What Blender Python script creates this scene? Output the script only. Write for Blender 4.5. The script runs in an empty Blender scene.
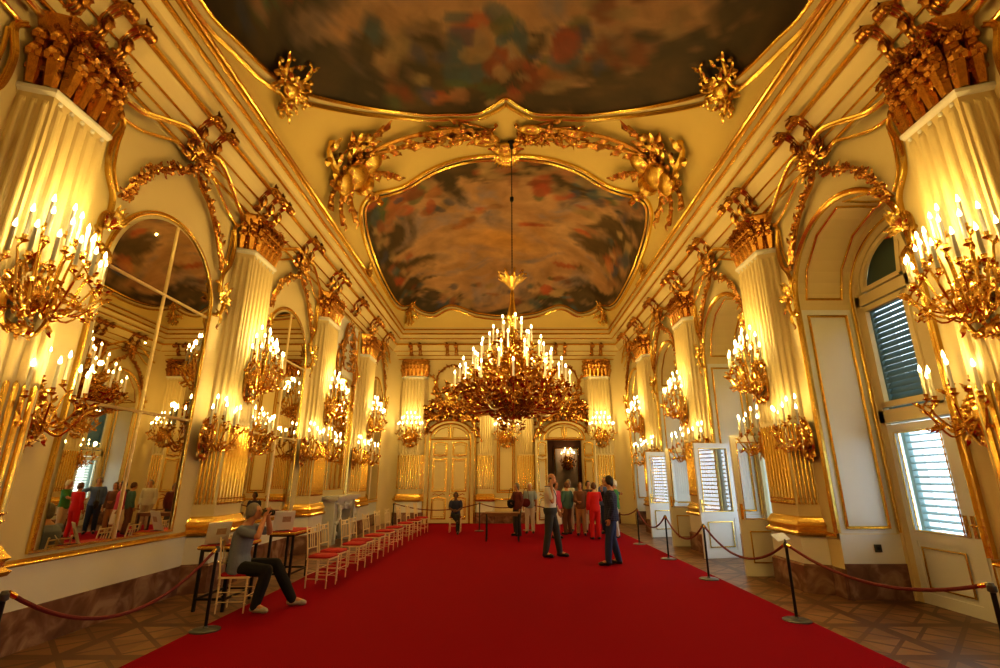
import bpy, math, random
from mathutils import Vector, Matrix, noise
from math import sin, cos, pi, radians, sqrt
V = Vector
C = bpy.context.scene.collection
W, FAR, NEAR = 5.2, 21.3, -6.0          # half width of the hall, far wall, near wall
PIL = [0.4, 4.74, 9.15, 13.3, 17.55]    # pilaster centres along the hall
BAY = [2.6, 6.95, 11.2, 15.4, 19.45]    # bay centres
ORD3 = ['beside the camera', 'nearest in view', 'second from the camera', 'third from the camera', 'farthest from the camera']
ORD2 = ['beside the camera', 'nearest', 'second', 'third', 'farthest']
ORD = ['just beside the camera', 'nearest the camera', 'second from the camera', 'third from the camera', 'farthest from the camera']

# ------------------------------------------------------------------ materials
def new_mat(name):
    m = bpy.data.materials.new(name); m.use_nodes = True
    nt = m.node_tree; b = nt.nodes['Principled BSDF']
    return m, nt, b
def setv(b, **k):
    for n, v in k.items():
        b.inputs[n.replace('_', ' ')].default_value = v
def mat(name, col, rough=.5, metal=0., var=.12, scale=6., bump=0., emit=None, estr=0., coat=0.):
    m, nt, b = new_mat(name)
    L = nt.links.new
    tc = nt.nodes.new('ShaderNodeTexCoord')
    nz = nt.nodes.new('ShaderNodeTexNoise'); nz.inputs['Scale'].default_value = scale; nz.inputs['Detail'].default_value = 4
    L(tc.outputs['Object'], nz.inputs['Vector'])
    mx = nt.nodes.new('ShaderNodeMix'); mx.data_type = 'RGBA'
    mx.inputs[6].default_value = (*[c*(1-var) for c in col], 1)
    mx.inputs[7].default_value = (*[min(1, c*(1+var)) for c in col], 1)
    L(nz.outputs['Fac'], mx.inputs[0]); L(mx.outputs[2], b.inputs['Base Color'])
    setv(b, Roughness=rough, Metallic=metal)
    if coat: b.inputs['Coat Weight'].default_value = coat
    if bump:
        bp = nt.nodes.new('ShaderNodeBump'); bp.inputs['Strength'].default_value = bump; bp.inputs['Distance'].default_value = .01
        L(nz.outputs['Fac'], bp.inputs['Height']); L(bp.outputs['Normal'], b.inputs['Normal'])
    if emit:
        b.inputs['Emission Color'].default_value = (*emit, 1); b.inputs['Emission Strength'].default_value = estr
    return m
M = {}
M['cream'] = mat('cream_paint', (.74, .62, .35), .5, var=.05, scale=1.2)
M['vault'] = mat('vault_plaster', (.86, .68, .27), .6, var=.08, scale=.8)
M['white'] = mat('white_paint', (.80, .80, .78), .35, var=.04, scale=2, coat=.2)
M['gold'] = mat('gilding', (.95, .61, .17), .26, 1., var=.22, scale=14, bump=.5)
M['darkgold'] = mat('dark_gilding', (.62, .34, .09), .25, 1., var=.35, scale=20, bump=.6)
M['palegold'] = mat('pale_gilding', (.92, .78, .48), .35, .75, var=.12, scale=10)
M['brass'] = mat('sconce_gilding', (.86, .54, .15), .24, 1., var=.25, scale=25, bump=.3)
M['wax'] = mat('candle_wax', (.85, .78, .6), .45, var=.03, emit=(1, .72, .35), estr=.35)  # lit wax: flame glow put in as faint emission
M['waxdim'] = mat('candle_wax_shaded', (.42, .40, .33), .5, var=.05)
M['flame'] = mat('candle_flame', (1, .8, .5), .5, var=.0, emit=(1, .80, .42), estr=38)
M['carpet'] = mat('red_carpet', (.27, .001, .010), .95, var=.16, scale=90, bump=.5)
M['carpet'].node_tree.nodes['Principled BSDF'].inputs['Specular IOR Level'].default_value = .08
M['black'] = mat('black_metal', (.025, .027, .03), .35, .6, var=.1)
M['steel'] = mat('grey_steel', (.12, .13, .14), .35, .7, var=.1)
M['ivory'] = mat('ivory_gilt_wood', (.88, .76, .50), .35, .25, var=.1, scale=12)
M['redseat'] = mat('red_velvet', (.40, .012, .015), .8, var=.2, scale=50, bump=.3)
M['rope'] = mat('rope_velvet', (.16, .02, .025), .8, var=.2, scale=60, bump=.4)
M['wood'] = mat('brown_wood', (.20, .09, .035), .4, var=.3, scale=9)
M['paper'] = mat('white_paper', (.78, .80, .80), .6, var=.03)
M['print'] = mat('printed_photo', (.45, .33, .25), .5, var=.6, scale=60)
M['statmarble'] = mat('carved_white_marble', (.62, .63, .66), .35, var=.18, scale=7, bump=.3)
M['louvre'] = mat('green_shutter_paint', (.09, .15, .145), .5, var=.1)
M['louvrelow'] = mat('pale_shutter_paint', (.24, .38, .38), .5, var=.1)
M['hair_grey'] = mat('grey_hair', (.20, .18, .16), .7, var=.3, scale=60, bump=.4)
M['hair_dark'] = mat('dark_hair', (.018, .013, .010), .6, var=.3, scale=60, bump=.4)
M['hair_white'] = mat('white_hair', (.60, .55, .48), .7, var=.2, scale=60, bump=.4)
M['hair_brown'] = mat('brown_hair', (.12, .055, .025), .7, var=.3, scale=60, bump=.4)
M['skin'] = mat('skin', (.52, .26, .15), .5, var=.06, scale=15)
M['skin2'] = mat('dark_skin', (.14, .06, .035), .5, var=.08, scale=15)
M['eye'] = mat('eye_dark', (.02, .015, .012), .2, var=0)
M['shoe'] = mat('black_leather', (.015, .014, .014), .35, var=.1)
M['sneaker'] = mat('grey_sneaker', (.38, .36, .34), .6, var=.3, scale=40)
M['socket'] = mat('dark_plastic', (.05, .05, .045), .4, var=.1)
M['parapet'] = mat('pale_masonry', (.60, .56, .48), .8, var=.1)
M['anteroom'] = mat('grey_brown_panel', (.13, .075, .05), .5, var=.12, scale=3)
def cloth(name, col, var=.12, scale=40): return mat(name, col, .85, var=var, scale=scale, bump=.3)

def mat_mirror():
    m, nt, b = new_mat('mirror_glass'); setv(b, Base_Color=(.78, .72, .56, 1), Metallic=1., Roughness=.012); return m
M['mirror'] = mat_mirror()
def mat_glass(name='window_glass', f0=.04):
    m, nt, b = new_mat(name); nt.nodes.remove(b); N = nt.nodes.new; L = nt.links.new
    o = nt.nodes['Material Output']; t = N('ShaderNodeBsdfTransparent'); g = N('ShaderNodeBsdfGlossy')
    t.inputs[0].default_value = (.93, .97, .97, 1); g.inputs['Roughness'].default_value = .02
    x = N('ShaderNodeMixShader'); lw = N('ShaderNodeLayerWeight'); lw.inputs[0].default_value = .5
    p = N('ShaderNodeMath'); p.operation = 'POWER'; p.inputs[1].default_value = 4.; q = N('ShaderNodeMath'); q.operation = 'MULTIPLY_ADD'; q.inputs[1].default_value = 1-f0; q.inputs[2].default_value = f0
    L(lw.outputs['Facing'], p.inputs[0]); L(p.outputs[0], q.inputs[0]); L(q.outputs[0], x.inputs[0]); L(t.outputs[0], x.inputs[1]); L(g.outputs[0], x.inputs[2]); L(x.outputs[0], o.inputs[0])
    return m
M['glass'] = mat_glass(); M['glass2'] = mat_glass('casement_glass', .22)
def mat_marble():
    m, nt, b = new_mat('red_brown_marble'); L = nt.links.new
    tc = nt.nodes.new('ShaderNodeTexCoord'); nz = nt.nodes.new('ShaderNodeTexNoise')
    nz.inputs['Scale'].default_value = 3.2; nz.inputs['Detail'].default_value = 10; nz.inputs['Distortion'].default_value = 1.0
    cr = nt.nodes.new('ShaderNodeValToRGB'); e = cr.color_ramp.elements
    e[0].position = .30; e[0].color = (.13, .06, .045, 1); e[1].position = .72; e[1].color = (.40, .27, .21, 1)
    q = cr.color_ramp.elements.new(.5); q.color = (.22, .115, .085, 1)
    L(tc.outputs['Object'], nz.inputs['Vector']); L(nz.outputs['Fac'], cr.inputs[0]); L(cr.outputs[0], b.inputs['Base Color']); setv(b, Roughness=.22)
    return m
M['marble'] = mat_marble()
def mat_parquet():
    m, nt, b = new_mat('star_parquet'); L = nt.links.new; N = nt.nodes.new
    def mth(op, a, c=None, d=None):
        n = N('ShaderNodeMath'); n.operation = op
        for i, x in enumerate((a, c, d)):
            if x is None: continue
            if isinstance(x, (int, float)): n.inputs[i].default_value = x
            else: L(x, n.inputs[i])
        return n.outputs[0]
    tc = N('ShaderNodeTexCoord'); s = N('ShaderNodeSeparateXYZ'); L(tc.outputs['Object'], s.inputs[0])
    fx = mth('SUBTRACT', mth('FRACT', mth('DIVIDE', s.outputs[0], 1.15)), .5)
    fy = mth('SUBTRACT', mth('FRACT', mth('DIVIDE', s.outputs[1], 1.15)), .5)
    ax, ay = mth('ABSOLUTE', fx), mth('ABSOLUTE', fy)
    border = mth('GREATER_THAN', mth('MAXIMUM', ax, ay), .435)
    d1 = mth('LESS_THAN', mth('ABSOLUTE', mth('SUBTRACT', ax, ay)), .035)
    diam = mth('ADD', ax, ay)
    d2 = mth('MULTIPLY', mth('GREATER_THAN', diam, .40), mth('LESS_THAN', diam, .455))
    dark = mth('MAXIMUM', mth('MAXIMUM', border, d1), d2)
    grain = N('ShaderNodeTexNoise'); mp = N('ShaderNodeMapping'); mp.inputs['Scale'].default_value = (3, 22, 1)
    L(tc.outputs['Object'], mp.inputs[0]); L(mp.outputs[0], grain.inputs['Vector']); grain.inputs['Scale'].default_value = 2.2; grain.inputs['Detail'].default_value = 5
    cell = N('ShaderNodeTexChecker'); L(tc.outputs['Object'], cell.inputs['Vector']); cell.inputs['Scale'].default_value = 1/.575
    cell.inputs[1].default_value = (.36, .19, .085, 1); cell.inputs[2].default_value = (.28, .14, .06, 1)
    mx = N('ShaderNodeMix'); mx.data_type = 'RGBA'; mx.inputs[7].default_value = (.15, .07, .032, 1)
    L(dark, mx.inputs[0]); L(cell.outputs[0], mx.inputs[6])
    m2 = N('ShaderNodeMix'); m2.data_type = 'RGBA'; m2.blend_type = 'MULTIPLY'; m2.inputs[0].default_value = .55
    L(mx.outputs[2], m2.inputs[6]); L(grain.outputs['Color'], m2.inputs[7]); L(m2.outputs[2], b.inputs['Base Color'])
    setv(b, Roughness=.36); b.inputs['Specular IOR Level'].default_value = .35
    return m
M['parquet'] = mat_parquet()
def mat_painting():
    m, nt, b = new_mat('oil_painting'); L = nt.links.new
    a = nt.nodes.new('ShaderNodeVertexColor'); a.layer_name = 'paint'
    tc = nt.nodes.new('ShaderNodeTexCoord'); nz = nt.nodes.new('ShaderNodeTexNoise'); nz.inputs['Scale'].default_value = 1.6; nz.inputs['Detail'].default_value = 8; nz.inputs['Distortion'].default_value = .4
    L(tc.outputs['Object'], nz.inputs['Vector'])
    mr = nt.nodes.new('ShaderNodeMapRange'); mr.inputs[1].default_value = .3; mr.inputs[2].default_value = .7; mr.inputs[3].default_value = .6; mr.inputs[4].default_value = 1.25
    L(nz.outputs['Fac'], mr.inputs[0])
    mx = nt.nodes.new('ShaderNodeMix'); mx.data_type = 'RGBA'; mx.blend_type = 'MULTIPLY'; mx.inputs[0].default_value = .6
    L(a.outputs['Color'], mx.inputs[6]); L(mr.outputs[0], mx.inputs[7]); L(mx.outputs[2], b.inputs['Base Color']); setv(b, Roughness=.6)
    return m
M['paint'] = mat_painting()
def mat_check(name, c1, c2, sc):
    m, nt, b = new_mat(name); L = nt.links.new
    tc = nt.nodes.new('ShaderNodeTexCoord'); w = nt.nodes.new('ShaderNodeTexWave'); w.inputs['Scale'].default_value = sc; w2 = nt.nodes.new('ShaderNodeTexWave'); w2.inputs['Scale'].default_value = sc; w2.bands_direction = 'Z'
    mm = nt.nodes.new('ShaderNodeMath'); mm.operation = 'MAXIMUM'
    L(tc.outputs['Object'], w.inputs['Vector']); L(tc.outputs['Object'], w2.inputs['Vector']); L(w.outputs['Fac'], mm.inputs[0]); L(w2.outputs['Fac'], mm.inputs[1])
    mx = nt.nodes.new('ShaderNodeMix'); mx.data_type = 'RGBA'; mx.inputs[6].default_value = (*c1, 1); mx.inputs[7].default_value = (*c2, 1)
    mr = nt.nodes.new('ShaderNodeMath'); mr.operation = 'POWER'; mr.inputs[1].default_value = 6
    L(mm.outputs[0], mr.inputs[0]); L(mr.outputs[0], mx.inputs[0]); L(mx.outputs[2], b.inputs['Base Color']); setv(b, Roughness=.85)
    return m

# ------------------------------------------------------------------ mesh builder
class MB:
    def __init__(s): s.v = []; s.f = []
    def add(s, vs, fs, mx=None):
        k = len(s.v)
        s.v += [(mx @ V(p)) if mx else V(p) for p in vs]; s.f += [tuple(i+k for i in f) for f in fs]; return s
    def box(s, x0, x1, y0, y1, z0, z1, mx=None):
        v = [(x0,y0,z0),(x1,y0,z0),(x1,y1,z0),(x0,y1,z0),(x0,y0,z1),(x1,y0,z1),(x1,y1,z1),(x0,y1,z1)]
        return s.add(v, [(0,3,2,1),(4,5,6,7),(0,1,5,4),(1,2,6,5),(2,3,7,6),(3,0,4,7)], mx)
    def tube(s, pts, r, n=6, cap=True, mx=None):
        pts = [V(p) for p in pts]; m = len(pts)
        if m < 2: return s
        rr = r if isinstance(r, (list, tuple)) else [r]*m
        vs = []; fs = []; ref = None
        for i, p in enumerate(pts):
            t = (pts[min(i+1, m-1)]-pts[max(i-1, 0)])
            t = t.normalized() if t.length > 1e-9 else V((0, 0, 1))
            if ref is None: ref = V((0, 0, 1)) if abs(t.z) < .9 else V((1, 0, 0))
            a = (ref-t*ref.dot(t))
            a = a.normalized() if a.length > 1e-6 else t.orthogonal().normalized()
            ref = a; b = t.cross(a)
            for k in range(n):
                q = 2*pi*k/n; vs.append(p+(a*cos(q)+b*sin(q))*rr[i])
        for i in range(m-1):
            for k in range(n):
                fs.append((i*n+k, i*n+(k+1) % n, (i+1)*n+(k+1) % n, (i+1)*n+k))
        if cap: fs.append(tuple(range(n-1, -1, -1))); fs.append(tuple((m-1)*n+k for k in range(n)))
        return s.add(vs, fs, mx)
    def lathe(s, prof, n=12, c=(0, 0, 0), mx=None):
        vs = []; fs = []; m = len(prof)
        for r, z in prof:
            for k in range(n): vs.append((c[0]+r*cos(2*pi*k/n), c[1]+r*sin(2*pi*k/n), c[2]+z))
        for i in range(m-1):
            for k in range(n): fs.append((i*n+k, i*n+(k+1) % n, (i+1)*n+(k+1) % n, (i+1)*n+k))
        fs.append(tuple(range(n-1, -1, -1))); fs.append(tuple((m-1)*n+k for k in range(n)))
        return s.add(vs, fs, mx)
    def blob(s, c, rx, ry=None, rz=None, n=8, m=5, mx=None):
        ry = rx if ry is None else ry; rz = rx if rz is None else rz
        vs = [(c[0], c[1], c[2]-rz)]; fs = []
        for i in range(1, m):
            a = -pi/2+pi*i/m
            for k in range(n): q = 2*pi*k/n; vs.append((c[0]+rx*cos(a)*cos(q), c[1]+ry*cos(a)*sin(q), c[2]+rz*sin(a)))
        vs.append((c[0], c[1], c[2]+rz)); T = len(vs)-1
        for k in range(n):
            fs.append((0, 1+(k+1) % n, 1+k)); fs.append((T, T-n+k, T-n+(k+1) % n))
        for i in range(m-2):
            for k in range(n): fs.append((1+i*n+k, 1+i*n+(k+1) % n, 1+(i+1)*n+(k+1) % n, 1+(i+1)*n+k))
        return s.add(vs, fs, mx)
    def sweep(s, path, prof, out, closed=False, mx=None):
        P = [V(p) for p in path]; m = len(P); k = len(prof); vs = []; fs = []
        outs = out if isinstance(out, list) else [V(out)]*m
        for i, p in enumerate(P):
            if closed: t0 = P[i]-P[i-1]; t1 = P[(i+1) % m]-P[i]
            else: t0 = P[i]-P[i-1] if i else P[1]-P[0]; t1 = P[i+1]-P[i] if i < m-1 else P[i]-P[i-1]
            t0 = t0.normalized() if t0.length > 1e-9 else t1.normalized(); t1 = t1.normalized() if t1.length > 1e-9 else t0
            n = V(outs[i]); t = (t0+t1)
            t = t.normalized() if t.length > 1e-6 else t1
            sd = t.cross(n).normalized(); c = max(.35, t.dot(t1))
            for a, b in prof: vs.append(p+sd*(a/c)+n*b)
        R_ = m if closed else m-1
        for i in range(R_):
            j = (i+1) % m
            for q in range(k-1): fs.append((i*k+q, i*k+q+1, j*k+q+1, j*k+q))
        return s.add(vs, fs, mx)
    def leaf(s, p0, p1, w, up, curl=.25, lob=4, mx=None):
        p0, p1, up = V(p0), V(p1), V(up).normalized(); d = p1-p0; L_ = d.length
        if L_ < 1e-5: return s
        sd = d.cross(up).normalized(); n = lob*2+1; vs = []; fs = []
        for i in range(n+1):
            t = i/n; c = p0+d*t+up*(L_*(.28*sin(pi*min(1, t*1.1))+curl*t**3))
            ww = w*(sin(pi*(.12+.86*t))**.8)*(1. if i % 2 else .68)
            vs += [c-sd*ww-up*w*.25, c+up*w*.12, c+sd*ww-up*w*.25]
        for i in range(n):
            for q in (0, 1): fs.append((i*3+q, i*3+q+1, i*3+4+q, i*3+3+q))
        return s.add(vs, fs, mx)
    def ext(s, mb, mx=None):
        k = len(s.v); s.v += [(mx @ p) if mx else p.copy() for p in mb.v]; s.f += [tuple(i+k for i in f) for f in mb.f]; return s
    def mesh(s, name, m, smooth=True):
        me = bpy.data.meshes.new(name); me.from_pydata([tuple(p) for p in s.v], [], s.f); me.update()
        for mm in (m if isinstance(m, list) else [m]): me.materials.append(mm)
        if smooth:
            me.polygons.foreach_set('use_smooth', [True]*len(me.polygons))
            try: me.set_sharp_from_angle(angle=radians(38))
            except Exception: pass
        return me
def put(name, me, parent=None, loc=(0, 0, 0), rz=0):
    o = bpy.data.objects.new(name, me); C.objects.link(o); o.location = loc; o.rotation_euler = (0, 0, rz)
    if parent: o.parent = parent
    return o
def part(name, mb, m, parent, smooth=True, loc=(0, 0, 0), rz=0): return put(name, mb.mesh(name, m, smooth), parent, loc, rz)
def struct(name, mb, m, parent=None, smooth=False, loc=(0, 0, 0), rz=0):
    o = part(name, mb, m, parent, smooth, loc, rz)
    if not parent: o['kind'] = 'structure'
    return o
def tag(o, label, cat, group=None):
    o['label'] = label; o['category'] = cat
    if group: o['group'] = group
    return o
def thing(name, label, cat, loc=(0, 0, 0), rz=0, group=None):
    return tag(put(name, None, None, loc, rz), label, cat, group)
def sroot(name, loc=(0, 0, 0), rz=0):
    o = put(name, None, None, loc, rz); o['kind'] = 'structure'; return o
def copy_tree(o, parent=None):
    c = o.copy(); C.objects.link(c); c.parent = parent
    for ch in list(o.children): copy_tree(ch, c)
    return c
def side(s, D, z=0, off=0):     # frame on a wall: local y points into the hall
    if s == 'left': return (-W+off, D, z), -pi/2
    if s == 'right': return (W-off, D, z), pi/2
    return (D, FAR-off, z), pi
def half(w, h): return [(-w/2, 0), (-w/2, h*.55), (-w*.28, h), (0, h*.62), (w*.28, h), (w/2, h*.55), (w/2, 0)]
def bead(w, h): return [(-w/2, 0), (-w*.35, h*.8), (0, h), (w*.35, h*.8), (w/2, 0)]
def T(x=0, y=0, z=0, rz=0, ry=0, rx=0, s=1):
    return Matrix.Translation((x, y, z)) @ Matrix.Rotation(rz, 4, 'Z') @ Matrix.Rotation(ry, 4, 'Y') @ Matrix.Rotation(rx, 4, 'X') @ Matrix.Diagonal((s, s, s, 1))
MIRX = Matrix.Diagonal((-1, 1, 1, 1))

# curls: C and S scrolls between two points in the local xz plane
def curl_pts(kind, p0, p1, bul=1., tight=7., n=26, y=0., yb=0.):
    th = 0; x = z = 0; pts = [(0, 0)]
    for i in range(n):
        s = -1+2*(i+.5)/n; k = bul*(.55+tight*abs(s)**4)
        if kind == 'S' and s < 0: k = -k
        th += k*2/n; x += cos(th)*2/n; z += sin(th)*2/n; pts.append((x, z))
    ex, ez = pts[-1]; a = math.atan2(ez, ex); l = sqrt(ex*ex+ez*ez)
    P0, P1 = V(p0), V(p1); d = P1-P0; A = math.atan2(d.y, d.x); sc = d.length/max(l, .05)
    out = []
    for i, (px, pz) in enumerate(pts):
        qx = (px*cos(-a)-pz*sin(-a))*sc; qz = (px*sin(-a)+pz*cos(-a))*sc
        out.append(V((P0.x+qx*cos(A)-qz*sin(A), y+yb*sin(pi*i/n), P0.y+qx*sin(A)+qz*cos(A))))
    return out
def scroll(mb, kind, p0, p1, r=.02, bul=1., tight=7., y=.03, yb=.04, leaves=0, n=26, seg=6):
    pts = curl_pts(kind, p0, p1, bul, tight, n, y, yb); m = len(pts)
    mb.tube(pts, [r*(.45+.75*sin(pi*i/(m-1))) for i in range(m)], seg)
    mb.blob(pts[0], r*1.2, n=6, m=4); mb.blob(pts[-1], r*1.2, n=6, m=4)
    for k in range(leaves):
        i = int(m*(k+1)/(leaves+1)); t = (pts[min(i+2, m-1)]-pts[i-1]).normalized()
        nrm = V((-t.z, 0, t.x))*(1 if k % 2 else -1)
        mb.leaf(pts[i], pts[i]+(t*.8+nrm*.7)*r*5, r*1.6, (0, 1, 0), .3, 2)
def rosette(mb, c, r, n=6):
    c = V(c)
    for k in range(n):
        a = 2*pi*k/n; p = c+V((cos(a), .1, sin(a)))*r*.6; mb.blob(p, r*.42, r*.28, r*.42, 5, 3)
    mb.blob(c+V((0, r*.25, 0)), r*.32, n=5, m=3)
def garland(mb, pts, r, rng, step=.085):
    pts = [V(p) for p in pts]; acc = 0; mb.tube(pts, r*.3, 5)
    for i in range(len(pts)-1):
        d = pts[i+1]-pts[i]; L_ = d.length; t = -acc
        while t+step <= L_:
            t += step; c = pts[i]+d*(t/L_)+V((rng.uniform(-.4, .4)*r, r*.3, rng.uniform(-.4, .4)*r))
            rosette(mb, c, r*rng.uniform(.7, 1.25), 5)
            a = rng.uniform(0, 6.28); mb.leaf(c, c+V((cos(a), .1, sin(a)))*r*1.9, r*.5, (0, 1, 0), .2, 2)
        acc = L_-t
def foliage(mb, rng, cx, cz, w, h, n, size, y=.04, depth=.12):
    for _ in range(n):
        a = rng.uniform(0, 2*pi); q = sqrt(rng.random()); x = cx+cos(a)*q*w; z = cz+sin(a)*q*h
        b = math.atan2((z-cz)/max(h, .01), (x-cx)/max(w, .01))+rng.uniform(-.7, .7); L_ = size*rng.uniform(.6, 1.3)
        yy = y+depth*(1-q)*rng.random()
        mb.leaf((x, yy, z), (x+cos(b)*L_, yy+rng.uniform(0, .5)*L_, z+sin(b)*L_), L_*.32, (0, 1, 0), rng.uniform(.1, .5), 3)
def catmull(pts, n=8, closed=False):
    P = [V(p) for p in pts]; m = len(P); out = []
    for i in range(m if closed else m-1):
        a = P[(i-1) % m] if (closed or i) else P[i]; b = P[i]; c = P[(i+1) % m]; d = P[(i+2) % m] if (closed or i+2 < m) else c
        for k in range(n):
            t = k/n; out.append(.5*((2*b)+(c-a)*t+(2*a-5*b+4*c-d)*t*t+(3*b-a-3*c+d)*t**3))
    if not closed: out.append(P[-1])
    return out

# ------------------------------------------------------------------ vault surface
def vf(t): t = max(0., min(1., t)); return (1-(1-t)**2.2)**.55 if t > 0 else 0.
def vz(x, D):
    a, e = vf((4.5-abs(x))/4.5), vf((20.6-D)/4.5)
    if a <= 1e-3 or e <= 1e-3: return 8.05
    return 8.05+2.75*(a**-6+e**-6)**(-1/6)
def U2x(u): return 4.5*sin(max(-1, min(1, u))*pi/2)
def x2U(x): return math.asin(max(-1, min(1, x/4.5)))*2/pi
def V2D(v): return v if v <= 16.1 else 16.1+4.5*sin(min(1, (v-16.1)/7.07)*pi/2)
def D2V(D): return D if D <= 16.1 else 16.1+7.07*math.asin(min(1, (D-16.1)/4.5))*2/pi
def S(u, v):
    x, D = U2x(u), V2D(v); return V((x, D, vz(x, D)))
def SN(u, v):                      # normal pointing down into the hall
    e = .004
    a = S(min(u+e, .999), v)-S(max(u-e, -.999), v); b = S(u, min(v+e*4, 23.1))-S(u, v-e*4); n = a.cross(b)
    if n.length < 1e-9: return V((0, 0, -1))
    n.normalize(); return -n if n.z > 0 else n

# ================================================================== SETTING
mb = MB(); mb.add([(-6.6, NEAR-.2, 0), (6.6, NEAR-.2, 0), (6.6, FAR+.35, 0), (-6.6, FAR+.35, 0)], [(0, 1, 2, 3)])
struct('floor', mb, M['parquet'])
mb = MB(); nu, nv = 56, 74; us = [-1+2*i/nu for i in range(nu+1)]; vs_ = [NEAR-.1+(23.17-NEAR+.1)*j/nv for j in range(nv+1)]
mb.v = [S(u, v) for v in vs_ for u in us]
mb.f = [(j*(nu+1)+i, (j+1)*(nu+1)+i, (j+1)*(nu+1)+i+1, j*(nu+1)+i+1) for j in range(nv) for i in range(nu)]
struct('ceiling', mb, M['vault'], smooth=True)

def arch_pts(hw, spring, n=20, rise=None):
    rise = hw if rise is None else rise
    return [(hw*cos(pi*k/n), spring+rise*sin(pi*k/n)) for k in range(n+1)]
def arch_path(hw, spring, z0, rise=None, n=20):
    return [(hw, z0)]+arch_pts(hw, spring, n, rise)+[(-hw, z0)]
def arch_wall(mb, x0, x1, z0, z1, hw, spring, y, rise=None, n=20, thick=0):
    vs = []; fs = []
    def q(*p): k = len(vs); vs.extend(p); fs.append((k, k+1, k+2, k+3))
    q((x0, y, z0), (-hw, y, z0), (-hw, y, z1), (x0, y, z1)); q((hw, y, z0), (x1, y, z0), (x1, y, z1), (hw, y, z1))
    A = arch_pts(hw, spring, n, rise)
    for i in range(n):
        (a, b), (c, d) = A[i], A[i+1]; q((a, y, b), (c, y, d), (c, y, z1), (a, y, z1))
    mb.add(vs, fs)
def arch_reveal(mb, hw, spring, z0, ya, yb, rise=None, n=20):
    P = arch_path(hw, spring, z0, rise, n); k = len(P)
    mb.add([(x, ya, z) for x, z in P]+[(x, yb, z) for x, z in P], [(i, i+1, k+i+1, k+i) for i in range(k-1)])

NHW, NSP, YW = 1.27, 4.72, -.94       # window niche half width, springing, depth
def edges(i):
    b = BAY[i]; lo = (BAY[i-1]+b)/2 if i else NEAR-b+b; hi = (BAY[i+1]+b)/2 if i < 4 else FAR
    return (lo if i else NEAR), hi
# left wall: plain plane; right wall: arched niches
mb = MB(); mb.box(-W-.25, -W, NEAR, FAR, 0, 8.2); struct('wall_left', mb, M['cream'])
mb = MB(); nmb = MB()
for i, b in enumerate(BAY):
    lo, hi = edges(i); m4 = Matrix.Translation((W, b, 0)) @ Matrix.Rotation(pi/2, 4, 'Z')
    t = MB(); arch_wall(t, lo-b, hi-b, 0, 8.2, NHW, NSP, 0); arch_reveal(t, NHW, NSP, 0, 0, YW); mb.ext(t, m4)
    t = MB(); arch_wall(t, -NHW-.3, NHW+.3, 0, 7.4, 1.20, 4.72, YW, rise=1.06); arch_reveal(t, 1.20, 4.72, 0, YW, YW-.3, rise=1.06); nmb.ext(t, m4)
mb.ext(nmb); struct('wall_right', mb, M['cream'])
mb = MB(); mb.box(-W-.2, W+.2, NEAR-.2, NEAR, 0, 11.2); struct('wall_near', mb, M['cream'])
DX0, DX1, DZ = 1.74, 3.22, 3.32
mb = MB(); mb.box(-W-.2, DX0, FAR, FAR+.3, 0, 8.2); mb.box(DX1, W+.2, FAR, FAR+.3, 0, 8.2); mb.box(DX0, DX1, FAR, FAR+.3, DZ, 8.2)
struct('wall_far', mb, M['cream'])
for sx, nm in ((-1, 'trim_1'), (1, 'trim_2')):   # rounded room corners at the far end
    mb = MB(); P = [(sx*(W-.75+.75*cos(a*pi/20)), FAR-.75+.75*sin(a*pi/20)) for a in range(11)]
    mb.add([(x, y, 0) for x, y in P]+[(x, y, 7.3) for x, y in P], [(k, k+1, 12+k, 11+k) for k in range(10)])
    struct(nm, mb, M['cream'], smooth=True)

# dado: marble base, white band, gilt rail
mb = MB(); mb.box(-W, -W+.035, NEAR, FAR, 0, .42); struct('baseboard_left', mb, M['marble'])
mb = MB(); mb.box(-W, -W+.012, NEAR, FAR, .42, .86); struct('trim_3', mb, M['white'])
gp = [(0, 0), (.03, .0), (.045, .02), (.03, .04), (.045, .055), (.02, .07), (0, .07)]
def rail(x0, x1, z, mat_, name, rootmx, prof=gp):
    m_ = MB(); vs = []
    for x in (x0, x1): vs += [(x, a, z+b) for a, b in prof]
    k = len(prof); m_.add(vs, [(i, i+1, k+i+1, k+i) for i in range(k-1)], rootmx); return m_
ML = Matrix.Translation((-W, 0, 0)) @ Matrix.Rotation(-pi/2, 4, 'Z')
MR = Matrix.Translation((W, 0, 0)) @ Matrix.Rotation(pi/2, 4, 'Z')
MF = Matrix.Translation((0, FAR, 0)) @ Matrix.Rotation(pi, 4, 'Z')
struct('trim_4', rail(-FAR, -NEAR, .86, None, '', ML), M['gold'])
mb = MB(); wb = MB(); gb = MB()
for i, b in enumerate(BAY):
    lo, hi = edges(i)
    for a, c in ((lo, b-NHW), (b+NHW, hi)):
        mb.box(W-.035, W, a, c, 0, .42); gb.ext(rail(a, c, .86, None, '', MR))
    for s_ in (-1, 1):
        y = b+s_*NHW; mb.box(W, W+.94, min(y, y-s_*.03), max(y, y-s_*.03), 0, .5); wb.box(W, W+.94, min(y, y-s_*.012), max(y, y-s_*.012), .5, .92)
struct('baseboard_right', mb, M['marble']); struct('trim_5', wb, M['white']); struct('trim_6', gb, M['gold'])
mb = MB(); gb = MB()
for a, c in ((-W, -3.36), (-1.36, 1.16), (3.78, W)):
    mb.box(a, c, FAR-.035, FAR, 0, .42); gb.ext(rail(-c, -a, .90, None, '', MF))
struct('baseboard_far', mb, M['marble']); struct('trim_7', gb, M['gold'])

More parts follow.
